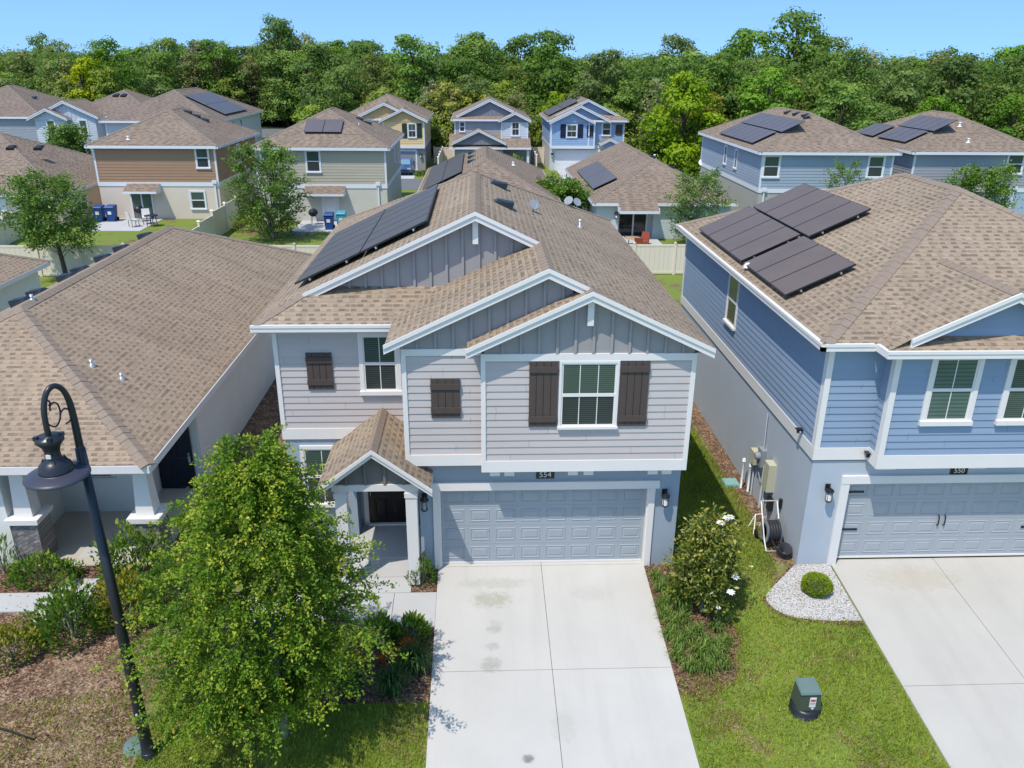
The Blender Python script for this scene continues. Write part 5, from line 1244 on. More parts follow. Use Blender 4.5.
def hose_cart():
    x, y = 6.48, .42; z = zg(6.5, .4)
    H = empty('hose_reel_cart', (x, y, z), 'white hose reel cart with a coiled dark hose leaning by the blue house wall', 'hose reel')
    b = MB()
    for s in (-1, 1):
        X = x+s*.2
        b.tube([(X, y-.32, z+.03), (X, y-.1, z+.22), (X, y+.12, z+.55), (X, y+.42, z+1.0)], .018, 6); b.tube([(X, y-.1, z+.22), (X, y+.38, z+.03)], .018, 6)
    b.tube([(x-.2, y+.42, z+1.0), (x+.2, y+.42, z+1.0)], .018, 6); b.tube([(x-.2, y-.32, z+.03), (x+.2, y-.32, z+.03)], .018, 6)
    b.build('frame', 'pvc', H)
    ax = Matrix.Rotation(math.pi/2, 3, 'Y'); c = (x, y+.02, z+.40)
    b = MB()
    for i in range(5):
        X = x-.13+i*.065
        b.tube([(X, c[1]+.23*math.cos(t), c[2]+.23*math.sin(t)) for t in [k*math.pi/9 for k in range(19)]], .034, 8, 0, False)
    b.tube([(x-.1, c[1]-.25, c[2]-.05), (x-.02, c[1]-.34, c[2]-.2), (x+.08, c[1]-.42, z+.06), (x+.2, c[1]-.40, z+.05)], .025, 7)
    b.build('hose', 'hose', H)
    b = MB()
    for s in (-.17, .17): b.lathe([(.29, -.012), (.29, .012), (.18, .012), (.18, -.012)], (c[0]+s, c[1], c[2]), 20, 0, ax)
    b.lathe([(.08, -.16), (.08, .16)], c, 12, 0, ax); b.build('reel', 'box_grey', H)
    for s in (-.24, .24):
        w = MB(); w.lathe([(.03, -.02), (.11, -.02), (.11, .02), (.03, .02)], (x+s, y+.36, z+.11), 14, 0, ax); w.build('wheel', 'tyre', H)
    x2, y2 = 6.62, -.02
    B = MB(); B.lathe([(.13, 0), (.165, .30), (.17, .31), (.15, .31), (.12, .02), (.01, .02)], (x2, y2, zg(x2, y2)), 18, 0, Matrix.Rotation(.5, 3, 'X')); tag(B.build('bucket', 'hose'), 'dark bucket tipped over in front of the hose reel cart', 'bucket')
    x3, y3 = 6.25, 1.15; z3 = zg(x3, y3); P = MB(); P.tube([(x3, y3-.2, z3), (x3, y3-.15, z3+.55), (x3+.28, y3-.1, z3+.55), (x3+.28, y3-.15, z3)], .018, 6); P.tube([(x3, y3-.17, z3+.3), (x3+.28, y3-.12, z3+.3)], .014, 6); P.tube([(x3, y3+.2, z3), (x3, y3-.15, z3+.55)], .016, 6); P.tube([(x3+.28, y3+.2, z3), (x3+.28, y3-.1, z3+.55)], .016, 6); tag(P.build('folding_rack', 'pvc'), 'small white tubular rack behind the hose reel cart', 'rack')
hose_cart()

# ------------------------------------------------------------------ back yard things
def bin_(x, y, mat, label, rz=0.0):
    z = zg(x, y)+.03; H = empty('trash_bin', (x, y, z), label, 'trash bin')
    b = MB(); b.hexa([(x-.24, y-.26, z), (x+.24, y-.26, z), (x+.24, y+.26, z), (x-.24, y+.26, z), (x-.31, y-.36, z+.98), (x+.31, y-.36, z+.98), (x+.31, y+.34, z+1.02), (x-.31, y+.34, z+1.02)]); b.build('body', mat, H, bevel=.03)
    b = MB(); b.hexa([(x-.33, y-.40, z+.985), (x+.33, y-.40, z+.985), (x+.33, y+.38, z+1.03), (x-.33, y+.38, z+1.03), (x-.28, y-.33, z+1.06), (x+.28, y-.33, z+1.06), (x+.28, y+.34, z+1.11), (x-.28, y+.34, z+1.11)]); b.build('lid', mat, H, bevel=.02)
    b = MB(); b.fbox(FR((x, y-.315, z), (1, 0, 0)), -.12, .12, .5, .72, 0, .02); b.build('label_patch', 'pvc', H)
    for s in (-1, 1):
        w = MB(); w.lathe([(.02, -.03), (.13, -.03), (.13, .03), (.02, .03)], (x+s*.28, y+.28, z+.13), 12, 0, Matrix.Rotation(math.pi/2, 3, 'Y')); w.build('wheel', 'tyre', H)
bin_(-10.75, 39.2, 'bin', 'blue trash bin on the patio of the beige house'); bin_(-10.0, 39.7, 'bin_teal', 'small teal bin beside the blue bin at the beige house')
bin_(-27.2, 42.0, 'bin', 'blue trash bin by the brown-sided house, nearer the yard tree'); bin_(-26.4, 42.1, 'bin', 'blue trash bin by the brown-sided house, nearer the patio door')
def grill(x, y, label):
    z = zg(x, y)+.03; H = empty('kettle_grill', (x, y, z), label, 'grill')
    b = MB(); b.lathe([(.02, .55), (.2, .6), (.32, .75), (.33, .82), (.3, .95), (.18, 1.08), (.03, 1.12), (.03, 1.17)], (x, y, z), 18); b.build('kettle', 'black', H)
    for k in range(3):
        a = k*2.1; l = MB(); l.tube([(x+.18*math.cos(a), y+.18*math.sin(a), z+.62), (x+.34*math.cos(a), y+.34*math.sin(a), z)], .02, 6); l.build('leg', 'steel', H)
grill(-12.1, 40.8, 'black kettle grill by the back door of the beige house'); grill(-24.4, 41.9, 'black kettle grill on the patio of the brown-sided house')
def chair(x, y, rz, mat, label, fm='black'):
    z = zg(x, y)+.03; H = empty('patio_chair', (x, y, z), label, 'chair'); m = Matrix.Rotation(rz, 3, 'Z')
    def q(a, c, e): v = m@Vector((a, c, 0)); return (x+v.x, y+v.y, z+e)
    b = MB(); b.hexa([q(-.27, -.27, .42), q(.27, -.27, .42), q(.27, .27, .42), q(-.27, .27, .42), q(-.27, -.27, .50), q(.27, -.27, .50), q(.27, .27, .50), q(-.27, .27, .50)]); b.build('seat', mat, H, bevel=.02)
    b = MB(); b.hexa([q(-.27, .22, .5), q(.27, .22, .5), q(.27, .30, .5), q(-.27, .30, .5), q(-.25, .34, 1.0), q(.25, .34, 1.0), q(.25, .40, 1.0), q(-.25, .40, 1.0)]); b.build('backrest', mat, H, bevel=.02)
    for a in (-.24, .24):
        for c in (-.24, .24): l = MB(); l.tube([q(a, c, 0), q(a, c, .43)], .022, 6); l.build('leg', fm, H)
def table(x, y, r, mat, label):
    z = zg(x, y)+.03; H = empty('patio_table', (x, y, z), label, 'table'); b = MB(); b.lathe([(r, .68), (r, .73), (r*.98, .735), (.01, .735)], (x, y, z), 20); b.build('tabletop', mat, H)
    for k in range(4):
        a = k*math.pi/2+.6; l = MB(); l.tube([(x+r*.75*math.cos(a), y+r*.75*math.sin(a), z), (x+r*.6*math.cos(a), y+r*.6*math.sin(a), z+.7)], .025, 6); l.build('leg', 'black', H)
table(9.0, 34.0, .5, 'woodtan', 'round wooden patio table beside the red chairs'); chair(9.75, 34.1, -.5, 'orange', 'red-cushioned patio chair at the wooden table, nearer the glass door'); chair(9.35, 33.2, 2.6, 'orange', 'red-cushioned patio chair at the wooden table, nearer the fence')
chair(-23.6, 41.0, .4, 'pvc', 'white patio chair beside the grill of the brown-sided house'); chair(-24.1, 40.0, 2.4, 'pvc', 'white patio chair at the front edge of the brown-sided house patio'); table(-23.0, 40.3, .45, 'black', 'low black table beside the white patio chairs')
b = MB(); b.box(-27.0, -23.2, 38.6, 43.14, .42, .53); struct(b.build('patio_slab', 'patio'))
b = MB(); b.box(-13.2, -9.2, 38.4, 42.34, .42, .53); struct(b.build('patio_slab', 'patio'))
b = MB(); b.box(8.2, 11.0, 32.6, 37.0, .35, .52); struct(b.build('patio_slab', 'patio'))
def pavers():
    b = MB()
    for k in range(16):
        x, y = -12.4+random.uniform(-.9, .9), 37.4+random.uniform(-.5, .5); h = .46+random.uniform(.02, .22); r = random.uniform(.12, .24)
        b.hexa([(x-r, y-r*.7, .4), (x+r, y-r*.7, .4), (x+r*.9, y+r*.7, .4), (x-r, y+r*.6, .4), (x-r*.8, y-r*.5, h), (x+r*.7, y-r*.6, h), (x+r*.8, y+r*.5, h), (x-r*.9, y+r*.5, h)])
    tag(b.build('rubble_pile', 'cap'), 'low pile of brown pavers on the lawn behind the beige house', 'pile')
pavers()
z = .5; H = empty('satellite_dish', (19.0, 56.5, z), 'small white satellite dish on a pole at the left end of the dusty blue house', 'satellite dish')
b = MB(); b.tube([(19, 56.5, z), (19, 56.5, 3.0)], .05, 8); b.build('pole', 'steel', H); b = MB(); b.lathe([(.30, .08), (.2, .035), (.02, 0)], (19, 56.4, 3.05), 16, 0, Vector((-.2, -.8, .5)).to_track_quat('Z', 'Y').to_matrix()); b.build('reflector', 'pvc', H)

def car():
    x, y = -8.1, 68.6; z = .53
    H = empty('parked_car', (x, y, z), 'dark blue hatchback parked nose out on the driveway of the yellow house', 'car')
    W = .88
    prof = [(-2.05, .38), (-2.1, .62), (-2.0, .80), (-1.25, .95), (-.55, 1.42), (.2, 1.52), (1.3, 1.46), (1.85, 1.05), (2.05, .95), (2.08, .45), (1.9, .28), (-1.9, .28)]
    def ring(s, k): return [(x+s*W*(1-(.16 if v > 1.0 else 0)-k), y+u, z+v) for u, v in prof]
    a, c = ring(-1, 0), ring(1, 0); b = MB(); b.face(a, 0); b.face(c[::-1], 0)
    for i in range(len(prof)): j = (i+1) % len(prof); b.face([a[i], a[j], c[j], c[i]], 0)
    b.build('body', 'carblue', H, bevel=.05)
    b = MB(); b.face([(x-.68, y-1.22, z+1.0), (x+.68, y-1.22, z+1.0), (x+.62, y-.60, z+1.42), (x-.62, y-.60, z+1.42)]); b.build('windshield', 'windshield', H)
    for s in (-1, 1):
        b = MB(); b.face([(x+s*.76, y-1.0, z+1.02), (x+s*.76, y+1.55, z+1.05), (x+s*.745, y+1.2, z+1.38), (x+s*.745, y-.45, z+1.38)]); b.build('side_window', 'screen', H)
        b = MB(); b.box(x+s*.90-.06, x+s*.90+.06, y-1.0, y-.85, z+.95, z+1.1); b.build('wing_mirror', 'carblue', H, bevel=.02)
        b = MB(); b.box(x+s*.62-.18, x+s*.62+.18, y-2.12, y-2.0, z+.62, z+.76); b.build('headlight', 'glassy', H, bevel=.02)
        for yy in (-1.3, 1.3):
            w = MB(); w.lathe([(.05, -.1), (.31, -.1), (.33, 0), (.31, .1), (.05, .1)], (x+s*.80, y+yy, z+.32), 18, 0, Matrix.Rotation(math.pi/2, 3, 'Y')); w = w.build('wheel', 'tyre', H)
            r = MB(); r.lathe([(.03, -.105), (.2, -.105), (.2, .105), (.03, .105)], (x+s*.80, y+yy, z+.32), 12, 0, Matrix.Rotation(math.pi/2, 3, 'Y')); r.build('rim', 'steel', w)
    b = MB(); b.box(x-.55, x+.55, y-2.13, y-2.05, z+.42, z+.58); b.build('grille', 'black', H)
car()

# ------------------------------------------------------------------ vegetation
rng = np.random.default_rng(11)
def unit(n):
    v = rng.normal(size=(n, 3)); return v/np.linalg.norm(v, axis=1, keepdims=True)
def leaf_quads(P, D, size, asp=.55, flat=.35, nrm=None):
    """diamond leaves at P pointing along D"""
    n = len(P); D = D/np.maximum(1e-6, np.linalg.norm(D, axis=1, keepdims=True))
    R = unit(n); R[:, 2] *= flat
    if nrm is not None: D = D-nrm*np.sum(D*nrm, 1, keepdims=True)/np.maximum(1e-6, np.sum(nrm*nrm, 1, keepdims=True)); D /= np.maximum(1e-6, np.linalg.norm(D, axis=1, keepdims=True))
    S = np.cross(D, np.cross(D, R)+1e-6) if nrm is None else np.cross(nrm, D); S /= np.maximum(1e-6, np.linalg.norm(S, axis=1, keepdims=True))
    s = size*rng.uniform(.65, 1.25, (n, 1)); v = np.empty((n, 4, 3))
    N = np.cross(D, S)
    v[:, 0] = P; v[:, 1] = P+D*s*.5+S*s*asp*.5+N*s*.08; v[:, 2] = P+D*s; v[:, 3] = P+D*s*.5-S*s*asp*.5+N*s*.08
    return v.reshape(-1, 3)
def bez(a, c, d, t):
    t = t[:, None]; return a*(1-t)**2+2*c*t*(1-t)+d*t*t

def branch_tree(name, loc, label, cat, h, prof, z0, nl, nt, nlf, leaf, leafm, barkm, trunk_r, droop=.3, rise=.35, lean=(0, 0), twig=.8, asp=.55, flowers=None, multi=1, group=None, seed=0, open_=0.0, off=(0, 0), minz=.06, spread=.75):
    """prof(t)-> crown radius at relative height t; limbs rise then droop; twigs carry the leaves"""
    global rng
    rng = np.random.default_rng(seed+5)
    H = empty(name, loc, label, cat, group); P_, D_, tt = [], [], []
    tb = MB(); stems = []
    for k in range(multi):
        a = 2*math.pi*k/multi+.7; dx, dy = (math.cos(a)*.25*h*(multi > 1)*.6, math.sin(a)*.25*h*(multi > 1)*.6)
        pts = [Vector((0, 0, -.1)), Vector((dx*.2+lean[0]*.2, dy*.2+lean[1]*.2, h*.25)), Vector((dx*.6+lean[0]*.6, dy*.6+lean[1]*.6, h*.6)), Vector((dx+lean[0], dy+lean[1], h*.95))]
        r = trunk_r/math.sqrt(multi)
        tb.tube(pts[:3]+[pts[2].lerp(pts[3], .6)], [r*1.25, r, r*.45, r*.1], 10); stems.append(pts)
    for i in range(nl):
        st = stems[i % multi]; t = z0+(1-z0)*((i+.5)/nl)**1.05*.97
        f = t*3; k = min(2, int(f)); base = st[k].lerp(st[k+1], f-k)
        az = i*2.39996+rng.uniform(-.35, .35); R = prof(t)*rng.uniform(.66, 1.15)*(1+.12*math.sin(3*az+seed)*(seed > 20))*(1+.14*math.sin(2*az+1.0)*math.sin(5*t+az)*(seed == 3))
        ox, oy = off
        end = np.array([base.x+R*math.cos(az)+ox*(1-t), base.y+R*math.sin(az)+oy*(1-t), t*h+R*(rise-droop)*rng.uniform(.7, 1.3)])
        if end[2] < minz+.06: end[2] = minz+.06+rng.uniform(0, .3)
        b0 = np.array([base.x, base.y, max(.3*trunk_r, (t-.12)*h*.95)]); mid = b0*.5+end*.5+np.array([0, 0, R*rise*.55])
        ts = np.linspace(0, 1, 6); pl = bez(b0[None], mid[None], end[None], ts)
        tb.tube([tuple(q) for q in pl], list(np.linspace(max(.010, trunk_r*.22*(1-t*.6)), .005, 6)), 5, 1, False)
        # twigs
        tw = np.clip(rng.uniform(.22, 1.04, nt)**.8, 0, 1.02); o = bez(b0[None], mid[None], end[None], tw)
        ad = np.array([math.cos(az), math.sin(az), 0]); d = unit(nt)*.75+ad*.55; d[:, 2] = np.abs(d[:, 2])*.35-droop*.6*rng.uniform(.2, 1.4, nt)+.1*t
        d /= np.linalg.norm(d, axis=1, keepdims=True); ln = twig*rng.uniform(.5, 1.15, (nt, 1))*(.55+.6*(1-t))
        e = o+d*ln; e[:, 2] -= droop*ln[:, 0]*.55; e[:, 2] = np.where(e[:, 2] < minz, minz+rng.uniform(0, .25, nt), e[:, 2])
        m = o*.5+e*.5; m[:, 2] += .12*ln[:, 0]
        cl = rng.uniform(-.22, .22, nt)
        if i % 3 == 0 or nl < 20:
            for q in range(0, nt, 2): tb.tube([tuple(o[q]), tuple(m[q]), tuple(e[q])], [.008, .005, .003], 3, 1, False)
        u = rng.uniform(.05, 1.05, (nt, nlf)); u3 = u[:, :, None]
        pp = o[:, None]*(1-u3)**2+2*m[:, None]*u3*(1-u3)+e[:, None]*u3*u3
        pp = pp+rng.normal(0, leaf*spread, pp.shape)
        dd = unit(nt*nlf).reshape(nt, nlf, 3)*.8+d[:, None]*.8
        P_.append(pp.reshape(-1, 3)); D_.append(dd.reshape(-1, 3))
        tt.append(np.clip(.38+cl[:, None]+.42*(u-.5)+rng.normal(0, .15, (nt, nlf))+.25*(t-.4), 0, 1).ravel())  # sunlit tips and shaded inner leaves are put into the tint
    P = np.concatenate(P_); D = np.concatenate(D_); T = np.concatenate(tt)
    off0 = Vector(loc)
    tb.v = [(a+off0.x, c+off0.y, e+off0.z) for a, c, e in tb.v]
    tb.build('trunk', [barkm, 'bark_dark'], H)
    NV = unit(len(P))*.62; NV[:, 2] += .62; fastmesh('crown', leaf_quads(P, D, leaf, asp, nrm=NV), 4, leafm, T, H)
    return H
def cone_prof(rmax, lo=.12, top=1.0):
    def f(t):
        if t < lo: return rmax*(.72+.28*t/lo)
        return rmax*max(.05, (1-(t-lo)/(top-lo+.05)))**.72
    return f
def round_prof(rmax): return lambda t: rmax*max(.12, math.sin(math.pi*min(1, max(.08, t*.92+.06)))**.7)

z = zg(-4.33, -4.66)
branch_tree('young_oak', (-4.36, -4.62, z), 'young oak with drooping foliage on the lawn between the street lamp and the driveway', 'tree', 6.35, (lambda t: float(np.interp(t, [.15, .22, .33, .49, .65, .79, .93, 1], [.7, 1.0, 1.6, 1.98, 1.56, 1.02, .40, .15]))), .17, 150, 15, 54, .066, 'leaf_front', 'bark', .085, droop=.60, rise=.46, twig=.85, seed=3, lean=(.08, .05), off=(-.80, .05), minz=1.25, spread=.48)
z = zg(4.15, -1.62)
branch_tree('magnolia', (4.28, -1.62, z), 'small magnolia with glossy leaves and white blossoms beside the driveway', 'tree', 2.35, lambda t: .60*max(.25, math.sin(math.pi*min(1, t*.86+.12))**.45), .14, 62, 9, 16, .105, 'leaf_mag', 'bark', .04, droop=.02, rise=.45, twig=.34, asp=.42, seed=9)
def blossom(x, y, z, r=.09):
    b = MB()
    for k in range(9):
        a = k*2.4; t = .35+.12*(k % 3); m = Matrix.Rotation(a, 3, 'Z')@Matrix.Rotation(t, 3, 'Y')
        q = [m@Vector(v) for v in ((0, 0, 0), (r*.55, -r*.42, .02), (r*1.1, 0, .035), (r*.55, r*.42, .02))]; b.face([(x+v.x, y+v.y, z+v.z) for v in q])
    b.lathe([(.02, 0), (.015, .03)], (x, y, z), 6)
    return b
mag = [o for o in COL.objects if o.name.startswith('magnolia')][0]
for (px_, py_, pz_) in ((4.44, -1.75, 2.16), (4.60, -1.62, 2.20), (4.66, -1.66, 2.24), (4.78, -2.08, 1.02), (4.62, -2.36, .84), (4.40, -2.35, .42), (4.92, -1.9, .60)):
    blossom(px_, py_, pz_+.08, .09 if pz_ > .7 else .045).build('blossom', 'petal', mag)

# yard trees
branch_tree('yard_tree', (-22.9, 27.4, 0), 'bright green yard tree with a leaning trunk at the cream fence, left', 'tree', 5.5, lambda t: 2.0*max(.2, math.sin(math.pi*min(1, max(.05, t*1.05-.12)))**.6), .34, 44, 11, 22, .17, 'leaf_yard', 'bark_dark', .11, droop=.12, rise=.35, twig=1.0, seed=21, lean=(-.4, 0))
branch_tree('crape_myrtle', (-13.9, 36.2, .35), 'green crape myrtle with a few pale blossoms behind the beige house', 'tree', 5.7, lambda t: 2.05*max(.25, math.sin(math.pi*min(1, max(.05, t*.95)))**.5), .10, 50, 11, 22, .17, 'leaf_yard', 'bark', .14, droop=.08, rise=.5, twig=.9, multi=4, seed=22)
branch_tree('yard_tree', (12.9, 34.0, .3), 'slender grey-green tree on the patio lawn beside the pale single-storey house', 'tree', 4.6, lambda t: 1.75*max(.25, math.sin(math.pi*min(1, max(.05, t*1.0-.05)))**.6), .10, 40, 10, 18, .15, 'leaf_yard', 'bark', .08, droop=.1, rise=.4, twig=.8, seed=23)
branch_tree('yard_tree', (5.1, 40.2, .5), 'round light green tree between the middle house roof and the pale single-storey house', 'tree', 2.9, lambda t: 1.75*max(.3, math.sin(math.pi*min(1, max(.05, t*.95)))**.5), .12, 50, 12, 24, .19, 'leaf_shrub', 'bark', .1, droop=.1, rise=.4, twig=.8, seed=24)
branch_tree('yard_tree', (33.6, 38.6, .5), 'green tree showing above the bright blue house roof in front of the slate grey house', 'tree', 4.1, lambda t: 2.1*max(.3, math.sin(math.pi*min(1, max(.05, t*.95)))**.5), .12, 42, 10, 20, .18, 'leaf_shrub', 'bark', .1, droop=.1, rise=.4, twig=.9, seed=25)
branch_tree('yard_tree', (24.0, 38.4, .5), 'thin sparse young tree in front of the dusty blue house', 'tree', 4.6, lambda t: 1.25*max(.3, math.sin(math.pi*min(1, max(.05, t*.95)))**.5), .3, 24, 7, 16, .14, 'leaf_yard', 'bark', .05, droop=.05, rise=.6, twig=.6, seed=26)
branch_tree('yard_tree', (-40.6, 67.2, .5), 'small round green tree in front of the pale blue two-gabled house', 'tree', 4.3, lambda t: 1.8*max(.3, math.sin(math.pi*min(1, max(.05, t*.95)))**.5), .15, 40, 10, 20, .26, 'leaf_yard', 'bark', .1, droop=.1, rise=.4, twig=.7, seed=27)

# shrubs
def shrub_mesh(rx, ry, h, n, leaf, leafm, asp=.55, up=.5, seed=0, fill=.62, full=False):
    global rng
    rng = np.random.default_rng(seed+100)
    d = unit(n); d[:, 2] = np.abs(d[:, 2]); lump = 1+.16*np.sin(d[:, 0]*7+seed)*np.cos(d[:, 1]*6+seed*2)+.1*np.sin(d[:, 2]*9+d[:, 0]*5)
    r = rng.uniform(fill, 1, n)**.6*lump
    P = np.stack([d[:, 0]*rx*r, d[:, 1]*ry*r, d[:, 2]*h*r*.95+.03], 1)
    if full:
        d = unit(n); r = rng.uniform(fill, 1, n)*(1+.05*np.sin(d[:, 0]*5)*np.cos(d[:, 1]*6)); P = np.stack([d[:, 0]*rx*r, d[:, 1]*ry*r, h*.46+d[:, 2]*h*.5*r], 1); P[:, 2] = np.maximum(P[:, 2], .02)
    D = d*.7+unit(n)*.6; D[:, 2] += up
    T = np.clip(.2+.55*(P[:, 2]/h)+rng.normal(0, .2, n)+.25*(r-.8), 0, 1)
    return leaf_quads(P, D, leaf, asp), T
def shrub(x, y, rx, ry, h, n, leaf, leafm, label, name='shrub', stem=True, group=None, **k):
    z = zg(x, y); H = empty(name, (x, y, z), label, 'shrub', group); V, T = shrub_mesh(rx, ry, h, n, leaf, leafm, **k)
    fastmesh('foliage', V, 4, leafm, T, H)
    b = MB()
    for q in range(5):
        a = q*1.3; b.tube([(x, y, z-.05), (x+rx*.3*math.cos(a), y+ry*.3*math.sin(a), z+h*.4), (x+rx*.65*math.cos(a), y+ry*.65*math.sin(a), z+h*.75)], [.022, .014, .005], 5)
    b.build('stem', 'bark', H)
    return H
shrub(6.94, -1.37, .33, .31, .46, 7000, .045, 'bush_ball', 'clipped round green bush in the middle of the white gravel', 'clipped_bush', asp=.4, fill=.86, full=True)
shrub(-2.02, -.50, .32, .28, .72, 800, .09, 'leaf_shrub', 'small upright shrub in the mulch at the foot of the porch post', seed=2, asp=.35, up=.9)
shrub(-2.83, -2.28, .36, .30, .52, 420, .15, 'leaf_shrub', 'leafy shrub at the walk edge of the mulch bed, nearer the oak', seed=3, asp=.38, up=.7)
shrub(-2.13, -2.28, .36, .30, .52, 420, .15, 'leaf_shrub', 'leafy shrub at the walk edge of the mulch bed, nearer the driveway', seed=4, asp=.38, up=.7)
for (x, y, s, lb) in ((-2.5, -2.95, 5, 'orange-leaved croton in the middle of the mulch bed with yellow tips'), (-2.15, -2.72, 6, 'orange croton close behind the big grass clump'), (-3.25, -3.05, 7, 'reddish croton half under the oak crown')):
    shrub(x, y, .22, .2, .34, 150, .11, 'flower_red', lb, 'croton', seed=s, asp=.45, up=.4)
shrub(-10.75, -.22, .82, .42, .62, 2000, .085, 'leaf_shrub', 'low clipped green hedge below the porch of the pale house', 'hedge', seed=8)
shrub(-9.3, -2.05, .62, .6, 1.45, 1300, .12, 'leaf_shrub', 'tall loose green shrub with pale stems in the left bed', seed=9, up=.7, fill=.45)
shrub(-10.35, -2.55, .6, .5, .7, 1100, .10, 'leaf_yellow', 'yellow-green shrub low at the left edge', seed=10)
shrub(-9.95, -1.75, .55, .4, .55, 380, .10, 'leaf_shrub', 'sparse low shrub beside the neighbour walk', seed=11, fill=.4)
shrub(-8.35, -1.55, .68, .6, 1.15, 1500, .12, 'leaf_yellow', 'yellow-green leafy shrub behind the street lamp', seed=12, fill=.5)
shrub(-8.55, -.45, .85, .6, 1.55, 1900, .11, 'leaf_shrub', 'dense green shrub in front of the right porch column', seed=13)
shrub(-7.4, -1.0, .75, .7, 1.2, 1600, .12, 'leaf_shrub', 'dark green shrub half hidden behind the oak', seed=14)
shrub(-11.85, .1, .3, .3, 1.0, 130, .2, 'leaf_yard', 'spiky plant beside the left porch column', seed=15, asp=.2, up=.8)
shrub(3.2, 69.0, 1.0, .8, 1.6, 500, .3, 'leaf_shrub', 'green shrub beside the porch of the grey house across the street', seed=17)
shrub(-6.0, 66.8, .9, .9, .35, 400, .25, 'leaf_lime', 'bright low planting beside the driveway of the yellow house', seed=18)
shrub(-16.4, 38.4, .7, .5, 1.0, 420, .16, 'leaf_yellow', 'yellowish shrub at the foot of the cream fence between the yards', seed=19)

def clump_mesh(name, nb, h, spread, w, mat, seed):
    r = np.random.default_rng(seed); az = r.uniform(0, 2*np.pi, nb); out = spread*r.uniform(.35, 1.15, nb); hh = h*r.uniform(.6, 1.15, nb); b0 = r.normal(0, spread*.16, (nb, 2))
    d = np.stack([np.cos(az), np.sin(az)], 1); s = np.stack([-np.sin(az), np.cos(az)], 1)*w/2
    def pt(f, zf): return np.concatenate([b0+d*(out*f)[:, None], (hh*zf)[:, None]], 1)
    A, B, C_, E_ = pt(0, 0), pt(.28, .72), pt(.65, .95), pt(1.0, .62); S = np.concatenate([s, np.zeros((nb, 1))], 1)
    q = [np.stack([A-S, A+S, B+S, B-S], 1), np.stack([B-S, B+S, C_+S*.8, C_-S*.8], 1), np.stack([C_-S*.8, C_+S*.8, E_+S*.1, E_-S*.1], 1)]
    V = np.concatenate(q, 0).reshape(-1, 3); t = np.clip(r.normal(.5, .22, nb), 0, 1); T = np.concatenate([t-.25, t, t+.15])
    return fastmesh(name, V, 4, mat, np.clip(T, 0, 1))
protoA = clump_mesh('grass_clump', 260, .50, .42, .017, 'leaf_blade', 1)
placed = [(-2.42, -3.68, 1.0, 'dark green strappy grass clump in the mulch bed, front right of the crotons'), (-2.02, -3.15, 1.12, 'large dark green grass clump nearest the driveway in the mulch bed'), (-3.2, -3.72, .95, 'dark green grass clump in the mulch bed, nearest the oak trunk')]
for i, (x, y, s, lb) in enumerate(placed):
    o = protoA if i == 0 else protoA.copy()
    if i: COL.objects.link(o)
    o.location = (x, y, zg(x, y)); o.scale = (s,)*3; o.rotation_euler = (0, 0, i*1.7); tag(o, lb, 'plant', 'dark grass clumps in the mulch bed')
protoB = clump_mesh('liriope_clump', 130, .30, .27, .014, 'leaf_lime', 2)
for i, (x, y, s) in enumerate(((3.52, -.95, 1), (3.95, -1.0, .9), (3.45, -1.5, 1), (3.85, -1.55, 1.1), (3.5, -2.1, 1.05), (4.0, -2.35, 1), (3.55, -2.65, 1), (3.9, -2.95, 1.15), (4.3, -2.85, 1.1), (3.62, -3.3, 1), (4.45, -2.2, .9), (4.2, -3.1, 1.1), (4.55, -2.6, .8), (3.45, -.55, .9), (3.8, -.75, .95), (3.7, -1.25, 1), (4.1, -1.3, .8), (3.42, -1.85, 1), (3.75, -1.95, 1), (3.38, -2.4, .9), (3.75, -2.5, 1.05), (4.1, -2.75, 1.05), (3.42, -3.0, .95), (3.98, -3.35, 1.0), (4.7, -1.9, .8), (4.35, -3.25, .8))):
    o = protoB if i == 0 else protoB.copy()
    if i: COL.objects.link(o)
    o.location = (x, y, zg(x, y)); o.scale = (s,)*3; o.rotation_euler = (0, 0, i*2.1); tag(o, 'light green strappy liriope clump in the mulch right of the driveway', 'plant', 'liriope clumps beside the driveway')
# magnolia underplanting shade is plain mulch

